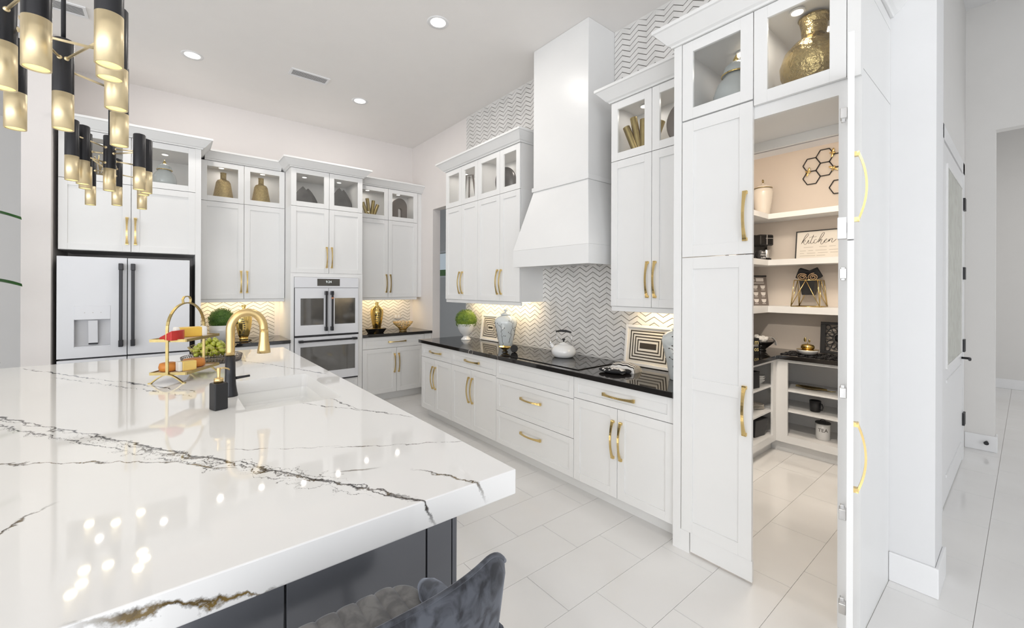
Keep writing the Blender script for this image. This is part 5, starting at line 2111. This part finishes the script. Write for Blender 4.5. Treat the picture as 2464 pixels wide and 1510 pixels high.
m_.box(3.12, 3.138, 0, 0.46, 0.1, 0.876)
m_.make('face_frame', 'cabinet', t)
m_ = MB()
m_.box(3.12, 4.90, 0.468, 0.484, 0.10, 0.876)
m_.box(3.138, PBX - 0.004, 0.02, 0.468, 0.145, 0.165)
m_.make('back_panel', 'cabinet_inner', t)
for z in (0.378, 0.612):
    MB().box(3.138, PBX - 0.004, 0.02, 0.466, z, z + 0.018).make('shelf', 'cabinet', t, bevel=0.001)
m_ = MB()
m_.prism([(3.11, PBY - 0.03), (PBX - 0.03, PBY - 0.03), (PBX - 0.03, YR), (4.948, YR), (4.948, 1.998), (3.11, 1.998)], 'z', 0.877, ZCT)
tag(m_.make('pantry_worktop', 'black_stone', bevel=0.002), 'black stone worktop wrapping the pantry corner', 'countertop')
SHX, SHY = 4.686, 1.66
for (z0, z1, nm) in ((2.24, 2.292, 'highest'), (1.771, 1.829, 'middle'), (1.297, 1.362, 'lowest')):
    m_ = MB()
    m_.prism([(3.12, SHY), (SHX, SHY), (SHX, YR), (4.948, YR), (4.948, 1.998), (3.12, 1.998)], 'z', z0, z1)
    tag(m_.make('floating_shelf', 'cabinet', bevel=0.002), '%s thick white floating shelf in the pantry corner' % nm, 'shelf', 'pantry floating shelves')

# honeycomb wall art
t = thing('honeycomb_art', 'black honeycomb wall art with gold bees on the pantry wall', 'wall art', (4.947, 0, 0))
HR = 0.0735
hexes = []
cells = [(1.363, 2.769), (1.254, 2.832), (1.363, 2.642), (1.254, 2.705), (1.145, 2.769), (1.145, 2.515)]
m_ = MB()
for cy_, cz_ in cells:
    pts = [(-0.008, cy_ + HR * math.cos(i * PI / 3), cz_ + HR * math.sin(i * PI / 3)) for i in range(6)]
    for i in range(6):
        m_.tube([pts[i], pts[(i + 1) % 6]], 0.0048, 6)
m_.make('honeycomb', 'black_satin', t)
for (cy_, cz_, r_) in ((1.385, 2.700, 15), (1.180, 2.700, -60), (1.185, 2.845, 10), (1.105, 2.452, 5)):
    bee = MB()
    bee.ball((0, 0, 0), 0.011, 10, 8, 1, 1.9, 1)
    bee.ball((0, 0.024, 0), 0.007, 8, 6)
    bo = bee.make('bee', 'brass', t, (-0.018, cy_, cz_), (R(r_), 0, 0))
    w_ = MB()
    w_.ball((0, 0.004, 0.024), 0.020, 10, 6, 0.12, 0.5, 1)
    w_.ball((0, 0.004, -0.024), 0.020, 10, 6, 0.12, 0.5, 1)
    w_.make('wings', 'brass', bo)
# highest shelf: cream jar
t = thing('cream_jar', 'cream lidded jar on the highest pantry shelf', 'jar', (4.80, 1.755, 2.2925))
MB().lathe([(0.060, 0), (0.064, 0.006), (0.070, 0.06), (0.088, 0.18), (0.094, 0.24), (0.088, 0.275), (0.074, 0.288)], (0, 0, 0), 32).make('body', 'ceramic_cream', t)
ld = MB().lathe([(0.084, 0.289), (0.086, 0.296), (0.060, 0.315), (0.020, 0.328), (0.014, 0.345)], (0, 0, 0), 32).make('lid', 'ceramic_cream', t)
MB().tube([(0.016 * math.cos(i * PI / 8), 0, 0.364 + 0.016 * math.sin(i * PI / 8)) for i in range(16)], 0.0045, 8, closed=True).make('knob_ring', 'brass_dark', ld)
MB().lathe([(0.0865, 0.287), (0.0885, 0.290), (0.0865, 0.293)], (0, 0, 0), 32, False).make('band', 'brass_dark', t)
# middle shelf: coffee maker, mug, kitchen sign
t = thing('coffee_maker', 'black single serve coffee maker on the middle pantry shelf', 'coffee maker', (4.81, 1.785, 1.8295), R(-32))
MB().box(-0.09, 0.075, -0.02, 0.11, 0.0, 0.27).make('tank', 'black_gloss', t, bevel=0.012)
MB().box(-0.085, 0.072, -0.11, -0.015, 0.150, 0.265).make('brew_head', 'black_gloss', t, bevel=0.014)
MB().box(-0.055, 0.055, -0.10, -0.015, 0.0, 0.022).make('drip_base', 'black_gloss', t, bevel=0.006)
MB().box(-0.02, 0.065, -0.112, -0.109, 0.222, 0.228).make('trim_line', 'steel', t)
MB().box(-0.012, -0.002, -0.113, -0.109, 0.16, 0.26).make('trim_bar', 'steel', t)
MB().lathe([(0.034, 0.0225), (0.037, 0.03), (0.037, 0.105), (0.032, 0.112)], (0.022, -0.062, 0), 20).make('cup', 'steel', t)
t = thing('slogan_mug', 'black mug printed BUT FIRST, coffee beside the coffee maker', 'mug', (4.665, 1.725, 1.8295), R(-30))
MB().lathe([(0.044, 0), (0.046, 0.004), (0.046, 0.095), (0.044, 0.098), (0.041, 0.096)], (0, 0, 0), 28).make('body', 'black_satin', t)
MB().tube([(-0.044, 0, 0.08), (-0.072, 0, 0.07), (-0.075, 0, 0.04), (-0.044, 0, 0.022)], 0.006, 8).make('handle', 'black_satin', t)
for s_, z_, sz in (('BUT', 0.073, 0.026), ('FIRST,', 0.047, 0.024), ('coffee', 0.021, 0.024)):
    text('print', s_, sz, 'trim', t, (0.0, -0.0463, z_), (R(90), 0, 0), 0.0006, bend=0.0463)
t = thing('kitchen_sign', 'white sign with script word kitchen in thin black frame', 'sign', (4.875, 1.484, 1.8305), HW)
t.rotation_euler = (R(-8), 0, HW)
sw, sh = 0.385, 0.285
MB().box(0.006, sw - 0.006, 0.0, 0.012, 0.006, sh - 0.006).make('board', 'paper', t)
m_ = MB()
for a in ((0, sw, -0.006, 0.014, 0, 0.009), (0, sw, -0.006, 0.014, sh - 0.009, sh), (0, 0.009, -0.006, 0.014, 0.009, sh - 0.009), (sw - 0.009, sw, -0.006, 0.014, 0.009, sh - 0.009)):
    m_.box(*a)
m_.make('frame', 'black_satin', t)
# script lettering drawn as brush strokes (unit box 0..100 wide, baseline 0, x-height 14)
strokes = [
    [(2, 0), (6, 10), (12, 24), (18, 33), (21, 33), (20, 27), (13, 18), (6, 8)],
    [(5, 4), (9, 11), (13, 12), (13, 8), (8, 6)], [(8, 6), (10, 0), (13, -3), (17, 1), (20, 7)],
    [(20, 7), (23, 12), (21, 4), (22, 0), (25, 1), (28, 6)],
    [(36, 28), (31, 14), (28, 4), (30, -1), (34, 1), (38, 6)], [(24, 20), (33, 22), (40, 21), (44, 23)],
    [(45, 11), (42, 13), (38, 8), (38, 1), (42, 0), (47, 5)],
    [(47, 3), (52, 14), (58, 28), (63, 34), (65, 32), (62, 24), (55, 13), (49, 2)], [(50, 3), (56, 11), (59, 11), (56, 2), (57, -4), (60, -4), (66, 4)],
    [(64, 3), (69, 10), (72, 12), (71, 8), (67, 5), (67, 0), (71, 0), (76, 5)],
    [(76, 2), (79, 11), (78, 3), (83, 11), (87, 12), (85, 4), (86, -1), (91, 2), (97, 9)]]
m_ = MB()


def catmull(p, n=5):
    out_ = []
    P_ = [p[0]] + p + [p[-1]]
    for i in range(1, len(P_) - 2):
        a, b_, c_, d_ = (Vector((*q, 0)) for q in P_[i - 1:i + 3])
        for k in range(n):
            t_ = k / n
            out_.append(0.5 * ((2 * b_) + (-a + c_) * t_ + (2 * a - 5 * b_ + 4 * c_ - d_) * t_ ** 2 + (-a + 3 * b_ - 3 * c_ + d_) * t_ ** 3))
    out_.append(Vector((*p[-1], 0)))
    return out_


SS = 0.0030
for stx in strokes:
    c_ = catmull(stx)
    pts = [(0.042 + q.x * SS, -0.0008, 0.155 + q.y * SS) for q in c_]
    ws = []
    for i in range(len(c_)):
        dz = abs((c_[min(i + 1, len(c_) - 1)] - c_[max(i - 1, 0)]).y)
        ws.append(0.0011 + 0.0011 * min(1, dz / 4))
    m_.tube(pts, ws, 6)
m_.tube([(0.042 + 24 * SS, -0.0008, 0.155 + 17 * SS), (0.042 + 24.8 * SS, -0.0008, 0.155 + 17.6 * SS)], 0.002, 6)
m_.make('script', 'ink', t)
m_ = MB()
for z_, segs in ((0.118, ((0.07, 0.15), (0.20, 0.26), (0.28, 0.33))), (0.084, ((0.04, 0.09), (0.11, 0.15), (0.17, 0.26), (0.28, 0.35))),
                 (0.058, ((0.04, 0.075), (0.10, 0.17), (0.19, 0.27), (0.29, 0.35))), (0.033, ((0.04, 0.17), (0.18, 0.25)))):
    for a, c_ in segs:
        m_.box(a, c_, -0.0006, 0.0, z_ - 0.0022, z_ + 0.0022)
m_.make('small_print', 'ink_soft', t)
# lowest shelf: chart, planter with towels, gold lantern
t = thing('coffee_chart', 'black leaning chart of nine coffee cups on the lowest shelf', 'sign', (4.74, 1.785, 1.3635), R(-38))
t.rotation_euler = (R(-9), 0, R(-38))
MB().box(-0.13, 0.125, 0, 0.012, 0, 0.315).make('board', 'dark_taupe', t)
MB().box(-0.132, 0.127, -0.002, 0.013, 0.302, 0.317).make('top_edge', 'black_satin', t)
text('title_script', 'Life', 0.050, 'print_light', t, (-0.035, -0.0008, 0.268), (R(90), 0, 0))
MB().box(0.012, 0.092, -0.001, 0.0, 0.252, 0.288).make('title_block', 'print_light', t)
MB().box(-0.06, 0.095, -0.0008, 0.0, 0.232, 0.240).make('title_line', 'print_light', t)
for i in range(3):
    for j in range(3):
        x_, z_ = -0.078 + 0.078 * j, 0.192 - 0.072 * i
        cup = MB()
        cup.prism([(-0.026, 0.018), (-0.020, -0.008), (-0.010, -0.018), (0.010, -0.018), (0.020, -0.008), (0.026, 0.018)], 'y', -0.001, 0.0)
        cup.box(-0.018, 0.018, -0.001, 0.0, -0.032, -0.027)
        c_ = cup.make('cup', 'print_light', t, (x_, 0, z_))
t = thing('wire_planter', 'black pot in a gold wire stand holding rolled black towels', 'planter', (4.81, 1.345, 1.3625))
MB().lathe([(0.062, 0.115), (0.066, 0.118), (0.092, 0.255), (0.086, 0.254), (0.07, 0.2)], (0, 0, 0), 4, True, smooth=False).make('pot', 'black_satin', t, rot=(0, 0, R(45)))
m_ = MB()
lo_, hi_ = 0.118, 0.096
cl = [(-1, -1), (1, -1), (1, 1), (-1, 1)]
for i in range(4):
    a, c_ = cl[i], cl[(i + 1) % 4]
    A0, C0 = (a[0] * lo_, a[1] * lo_, 0.004), (c_[0] * lo_, c_[1] * lo_, 0.004)
    A1, C1 = (a[0] * hi_, a[1] * hi_, 0.257), (c_[0] * hi_, c_[1] * hi_, 0.257)
    M0_ = tuple((p + q) / 2 for p, q in zip(A1, C1))
    for p, q in ((A0, C0), (A1, C1), (A0, A1), (A0, M0_), (C0, M0_)):
        m_.tube([p, q], 0.0040, 6)
m_.make('stand', 'brass', t)
for i, (dy, tilt) in enumerate(((0.056, 22), (-0.056, -24))):
    t2 = thing('rolled_towel', 'rolled black towel in the gold wire planter, %s one' % ('left' if i == 0 else 'right'), 'towel', (4.80, 1.345 + dy, 1.3625 + 0.262), 0, 'rolled towels in the planter')
    t2.rotation_euler = (R(tilt), R(-14), 0)
    m_ = MB()
    m_.box(-0.012, 0.045, -0.058, 0.058, 0.0, 0.10)
    m_.make('fold', 'fabric_black', t2, bevel=0.006)
    pts = []
    for k in range(36):
        a = k * 0.42
        r_ = 0.006 + 0.0009 * k
        pts.append((-0.020, r_ * math.cos(a) * 1.25, 0.032 + r_ * math.sin(a)))
    MB().tube(pts, 0.0042, 6).make('rosette', 'towel_tan', t2)
t = thing('gold_lantern', 'small gold lantern at the right end of lowest pantry shelf', 'lantern', (4.80, 1.045, 1.3625))
MB().lathe([(0.045, 0), (0.048, 0.006), (0.045, 0.012)], (0, 0, 0), 20).make('base', 'brass_dark', t)
m_ = MB()
for i in range(8):
    a = i * PI / 4
    m_.tube([(0.044 * math.cos(a), 0.044 * math.sin(a), 0.01), (0.044 * math.cos(a), 0.044 * math.sin(a), 0.09)], 0.003, 5)
m_.make('bars', 'brass_dark', t)
MB().lathe([(0.046, 0.088), (0.046, 0.096), (0.020, 0.135), (0.006, 0.142)], (0, 0, 0), 20).make('roof', 'black_satin', t)

# pantry worktop
t = thing('tissue_box', 'black box printed in gold letters with a white tissue on top', 'tissue box', (4.265, 1.66, ZCT), R(-20))
MB().box(-0.11, 0.07, -0.03, 0.09, 0, 0.155).make('box', 'black_satin', t, bevel=0.002)
text('print', 'm', 0.070, 'print_gold', t, (0.066, -0.0306, 0.118), (R(90), 0, 0), 0.0006, 'RIGHT')
text('print', 'os', 0.062, 'print_gold', t, (0.066, -0.0306, 0.052), (R(90), 0, 0), 0.0006, 'RIGHT')
MB().box(0.0, 0.06, -0.0306, -0.030, 0.080, 0.083).box(0.0, 0.06, -0.0306, -0.030, 0.090, 0.093).make('print_line', 'print_light', t)
m_ = MB()
m_.smooth = True
m_.lathe([(0.030, 0.155), (0.022, 0.175), (0.030, 0.19), (0.012, 0.215), (0.001, 0.222)], (0.02, 0.03, 0), 7)
m_.make('tissue', 'fabric_white', t)
t = thing('gold_lined_bowl', 'wide black bowl with gold inside filled with white blooms', 'bowl', (4.64, 1.715, ZCT))
MB().lathe([(0.052, 0), (0.052, 0.010), (0.046, 0.016), (0.115, 0.080), (0.128, 0.098)], (0, 0, 0), 36, True).make('shell', 'black_gloss', t)
MB().lathe([(0.127, 0.0985), (0.115, 0.088), (0.06, 0.045), (0.0, 0.040)], (0, 0, 0), 36, False).make('lining', 'gold_shiny', t)
t2 = thing('white_blooms', 'cluster of white blooms in the gold lined bowl', 'flowers', (4.64, 1.715, ZCT + 0.06))
rnd = random.Random(2)
bl = MB().ball((0, 0, 0), 0.026, 9, 6, 1, 0.7, 0.8).mesh('bloom', 'fabric_white')
for i in range(13):
    a, r_ = rnd.uniform(0, 6.28), rnd.uniform(0, 0.065)
    link('bloom', bl, t2, (r_ * math.cos(a), r_ * math.sin(a), 0.04 + rnd.uniform(0, 0.045)), (rnd.uniform(0, 3), rnd.uniform(0, 3), 0))
MB().band([(0.05, -0.05, 0.075), (0.09, -0.075, 0.07), (0.115, -0.095, 0.035), (0.125, -0.10, -0.01)], (0.6, 0.8, 0), 0.03, 0.003).make('drape', 'fabric_white', t2)
# lace mat, butter dish, carved panel
t = thing('lace_mat', 'black openwork runner under the gold apple dish', 'mat', (4.655, 1.22, ZCT))
m_ = MB()
for i in range(8):
    for j in range(3):
        c_ = (-0.11 + 0.11 * j, -0.245 + 0.07 * i, 0.003)
        m_.tube([(c_[0] + 0.050 * math.cos(k * PI / 8), c_[1] + 0.033 * math.sin(k * PI / 8), 0.003) for k in range(16)], 0.0035, 5, closed=True)
        m_.tube([(c_[0] + 0.025 * math.cos(k * PI / 6), c_[1] + 0.017 * math.sin(k * PI / 6), 0.003) for k in range(12)], 0.0035, 5, closed=True)
m_.make('lace', 'black_satin', t)
t = thing('apple_dish', 'white footed dish with gold apple lid and leaf', 'dish', (4.64, 1.307, ZCT + 0.007))
MB().lathe([(0.050, 0), (0.070, 0.012), (0.086, 0.034), (0.088, 0.046), (0.084, 0.048), (0.06, 0.04)], (0, 0, 0), 36).make('dish', 'ceramic_white', t)
MB().lathe([(0.088, 0.0455), (0.0895, 0.048), (0.082, 0.050), (0.02, 0.049)], (0, 0, 0), 36, False).make('rim', 'gold_shiny', t)
ap = MB().lathe([(0.045, 0.050), (0.053, 0.060), (0.055, 0.075), (0.047, 0.090), (0.026, 0.098), (0.008, 0.094)], (0, 0, 0), 28).make('apple', 'gold_shiny', t)
MB().tube([(0, 0, 0.092), (0.0, 0.002, 0.12)], 0.0025, 6).make('stalk', 'brass_dark', ap)
m_ = MB()
m_.ball((0, 0.02, 0.137), 0.022, 10, 6, 0.15, 0.55, 1)
m_.ball((0, -0.014, 0.128), 0.015, 10, 6, 0.15, 0.6, 1)
m_.make('leaf', 'brass_dark', ap)
t = thing('carved_panel', 'black square panel carved with a pierced medallion', 'ornament', (4.83, 1.262, ZCT + 0.009), HW)
t.rotation_euler = (R(-6), 0, HW)
m_ = MB()
S_ = 0.30
for a in ((0, S_, 0, 0.022, 0, 0.026), (0, S_, 0, 0.022, S_ - 0.026, S_), (0, 0.040, 0, 0.022, 0.026, S_ - 0.026), (S_ - 0.04, S_, 0, 0.022, 0.026, S_ - 0.026)):
    m_.box(*a)
m_.make('frame', 'black_satin', t, bevel=0.002)
m_ = MB()
cc_ = S_ / 2
for r_, w_ in ((0.040, 0.004), (0.052, 0.005), (0.112, 0.005)):
    m_.tube([(cc_ + r_ * math.cos(k * PI / 16), 0.010, cc_ + r_ * math.sin(k * PI / 16)) for k in range(32)], w_, 6, closed=True)
for k in range(12):
    a = k * PI / 6
    lobes = []
    for q in range(14):
        s_ = 2 * PI * q / 14
        u_, v_ = 0.082 + 0.030 * math.cos(s_), 0.017 * math.sin(s_)
        lobes.append((cc_ + u_ * math.cos(a) - v_ * math.sin(a), 0.010, cc_ + u_ * math.sin(a) + v_ * math.cos(a)))
    m_.tube(lobes, 0.0045, 5, closed=True)
for sx_2 in (-1, 1):
    for sz_ in (-1, 1):
        x_, z_ = cc_ + sx_2 * 0.092, cc_ + sz_ * 0.100
        m_.tube([(x_ + 0.020 * math.cos(k * PI / 6), 0.010, z_ + 0.022 * math.sin(k * PI / 6)) for k in range(12)], 0.005, 5, closed=True)
m_.lathe([(0.0, -0.004), (0.036, -0.004), (0.036, 0.004), (0, 0.004)], (0, 0, 0), 20, False)
nv = len(m_.v) - 80
for i in range(nv, len(m_.v)):
    x_, y_, z_ = m_.v[i]
    m_.v[i] = (cc_ + x_, 0.010 + z_, cc_ + y_)
m_.make('medallion', 'black_satin', t)
# open shelves, back unit
t = thing('leaf_tray', 'long gold leaf tray on the upper open shelf', 'tray', (4.66, 1.27, 0.594))


def leaf_s(u, v):
    y_ = 0.14 - 0.25 * u
    w_ = 0.055 * math.sin(PI * min(1, u * 1.02)) ** 0.7
    x_ = (v - 0.5) * 2 * w_
    return (x_, y_, 0.002 + 0.016 * (abs(v - 0.5) * 2) ** 2 + 0.012 * abs(u - 0.5))


m_ = MB()
m_.smooth = True
m_.grid(leaf_s, 20, 8)
m_.make('blade', 'brass_dark', t)
MB().tube([(0, -0.10, 0.010), (0, -0.14, 0.008), (0.005, -0.175, 0.012)], 0.004, 6).make('stalk', 'brass_dark', t)
MG = [(0.036, 0), (0.040, 0.004), (0.045, 0.100), (0.042, 0.102), (0.037, 0.012), (0, 0.012)]
for i, (y_, lab) in enumerate(((1.243, 'black coffee mug on the lower open shelf, fully visible'), (1.03, 'black coffee mug on the lower open shelf, half hidden by the door frame'))):
    t = thing('coffee_mug', lab, 'mug', (4.63, y_, 0.4035), R(-115), 'black mugs in the pantry')
    MB().lathe(MG, (0, 0, 0), 28, False).make('cup', 'black_satin', t)
    MB().tube([(0.042, 0, 0.085), (0.065, 0, 0.082), (0.076, 0, 0.055), (0.066, 0, 0.028), (0.040, 0, 0.022)], 0.0055, 8).make('handle', 'black_satin', t)
t = thing('tea_canister', 'white TEA canister with black lid on the pantry bottom shelf', 'canister', (4.63, 1.183, 0.1655))
MB().lathe([(0.052, 0), (0.055, 0.003), (0.055, 0.140), (0.053, 0.143)], (0, 0, 0), 32).make('can', 'ceramic_white', t)
ld = MB().lathe([(0.060, 0.1435), (0.060, 0.152), (0.052, 0.157), (0.02, 0.159)], (0, 0, 0), 32).make('lid', 'black_satin', t)
MB().tube([(0.0, 0.022 * math.cos(k * PI / 8), 0.158 + 0.02 * math.sin(k * PI / 8)) for k in range(9)], 0.0025, 6).make('lid_handle', 'black_satin', ld)
text('lettering', 'TEA', 0.044, 'ink', t, (-0.0540, -0.0138, 0.088), (R(90), 0, R(-75.7)), 0.0006, bend=0.0555)
# open shelves, left unit
for k in range(3):
    t = tag(MB().lathe([(0.030, 0), (0.034, 0.004), (0.058, 0.030), (0.062, 0.042), (0.058, 0.042), (0.03, 0.012), (0, 0.012)], (0, 0, 0), 28, False).make('bowl', 'ceramic_white', None, (4.375, 1.64, 0.6305 + k * 0.020)),
            'white bowl, %s of the stack of three on the left shelf' % ('bottom', 'middle', 'top')[k], 'bowl', 'stack of white bowls')
for k in range(3):
    tag(MB().lathe([(0.04, 0), (0.05, 0.003), (0.078, 0.014), (0.076, 0.017), (0.04, 0.006), (0, 0.006)], (0, 0, 0), 28, False).make('plate', 'ceramic_cream', None, (4.34, 1.65, 0.3965 + k * 0.012)),
        'cream plate, %s of the stack of three on the left shelf' % ('bottom', 'middle', 'top')[k], 'plate', 'stack of cream plates')
t = thing('storage_bin', 'black tapered bin on the pantry bottom shelf', 'bin', (4.26, 1.625, 0.1655), R(-8))
m_ = MB()
m_.hexa([(-0.09, -0.055, 0), (0.075, -0.055, 0), (0.075, 0.055, 0), (-0.09, 0.055, 0), (-0.12, -0.08, 0.165), (0.10, -0.08, 0.165), (0.10, 0.08, 0.165), (-0.12, 0.08, 0.165)])
m_.make('bin', 'black_satin', t, bevel=0.004)
MB().box(-0.105, 0.085, -0.066, 0.066, 0.1653, 0.1662).make('inside', 'fabric_black', t)
t = thing('black_box', 'black box standing left of the white bowls', 'box', (4.13, 1.60, 0.6305), R(-10))
MB().box(-0.06, 0.06, -0.04, 0.06, 0, 0.135).make('carton', 'black_satin', t, bevel=0.003)
MB().box(-0.061, 0.061, -0.041, 0.061, 0.1353, 0.150).make('lid', 'black_satin', t, bevel=0.002)

# ------------------------------------------------------------------ hall door
t = struct('door_1', MB().box(4.17, 5.52, 0.372, 0.3895, 0.01, 2.56), 'trim', 'white hall door with a tall frosted glass light', 'door')
MB().box(4.33, 5.36, 0.366, 0.3715, 0.99, 2.41).make('pane', 'frost', t)
m_ = MB()
m_.box(4.30, 5.39, 0.362, 0.3718, 0.965, 0.99)
m_.box(4.30, 5.39, 0.362, 0.3718, 2.41, 2.435)
m_.box(4.30, 4.33, 0.362, 0.3718, 0.99, 2.41)
m_.box(5.36, 5.39, 0.362, 0.3718, 0.99, 2.41)
m_.make('glazing_bead', 'vent', t)
m_ = MB()
m_.box(4.33, 5.36, 0.366, 0.3718, 0.18, 0.20)
m_.box(4.33, 5.36, 0.366, 0.3718, 0.86, 0.88)
m_.make('lower_panel', 'trim', t)
m_ = MB()
m_.box(5.54, 5.66, 0.37, 0.3895, 0, 2.68)
m_.box(4.05, 4.16, 0.37, 0.3895, 0, 2.68)
m_.box(4.05, 5.66, 0.37, 0.3895, 2.58, 2.68)
m_.make('casing', 'trim', t)
hm = MB().box(-0.05, 0.05, -0.016, 0, -0.055, 0.055).mesh('hinge', 'black_satin')
for z in (2.30, 1.68, 1.03, 0.37):
    link('hinge', hm, t, (5.56, 0.3718, z))
MB().tube([(5.44, 0.371, 0.93), (5.44, 0.32, 0.93), (5.33, 0.315, 0.93)], 0.010, 8).make('lever', 'black_satin', t)
t = thing('door_stop', 'small black door stop on the hall baseboard', 'door stop', (6.014, 0.245, 0.09))
MB().tube([(0, 0, 0), (-0.05, 0, 0)], 0.010, 10).make('post', 'black_satin', t)
MB().lathe([(0.016, 0), (0.018, 0.012), (0.014, 0.018)], (0, 0, 0), 14).make('bumper', 'black_satin', t, (-0.05, 0, 0), (0, R(-90), 0))

# ------------------------------------------------------------------ plant beyond the island
t = thing('tall_plant', 'tall green leafy plant at the left edge beyond the island', 'plant', (-1.25, 4.95, 0))
MB().lathe([(0.15, 0), (0.16, 0.01), (0.20, 0.36), (0.19, 0.36), (0.18, 0.32), (0, 0.32)], (0, 0, 0), 28, False).make('pot', 'ceramic_white', t)
MB().tube([(0, 0, 0.3), (0.02, 0.01, 1.0), (-0.01, 0, 1.7), (0.02, 0, 2.1)], [0.022, 0.018, 0.014, 0.008], 10).make('trunk', 'stem', t)


def leaf_mesh():
    def f(u, v):
        w_ = 0.085 * math.sin(PI * u ** 0.8) ** 0.8
        return (0.34 * u, (v - 0.5) * 2 * w_, -0.10 * u * u + 0.02 * (abs(v - 0.5) * 2) ** 2)
    m_ = MB()
    m_.smooth = True
    m_.grid(f, 14, 6)
    k = len(m_.v)
    m_.grid(lambda u, v: tuple(c - (0.002 if i == 2 else 0) for i, c in enumerate(f(u, v))), 14, 6)
    return m_.mesh('leaf', 'plant_leaf', fixn=False)


LM = leaf_mesh()
rnd = random.Random(12)
lf_ = [(0.02, -0.16, 2.13, R(0), R(-4)), (0.04, -0.02, 1.58, R(-10), R(-10))]
for x_, y_, z_, az, el in lf_:
    pass
specs = [(2.10, R(-8), R(-8)), (1.58, R(-6), R(-9))]
for i in range(16):
    z_ = 0.9 + 0.08 * i
    specs.append((z_, R(60 + 223 * i / 3.1 % 240), R(rnd.uniform(-35, 0))))
for z_, az, el in specs:
    link('leaf', LM, t, (0.02 * math.cos(az), 0.02 * math.sin(az), z_), (0, el, az))
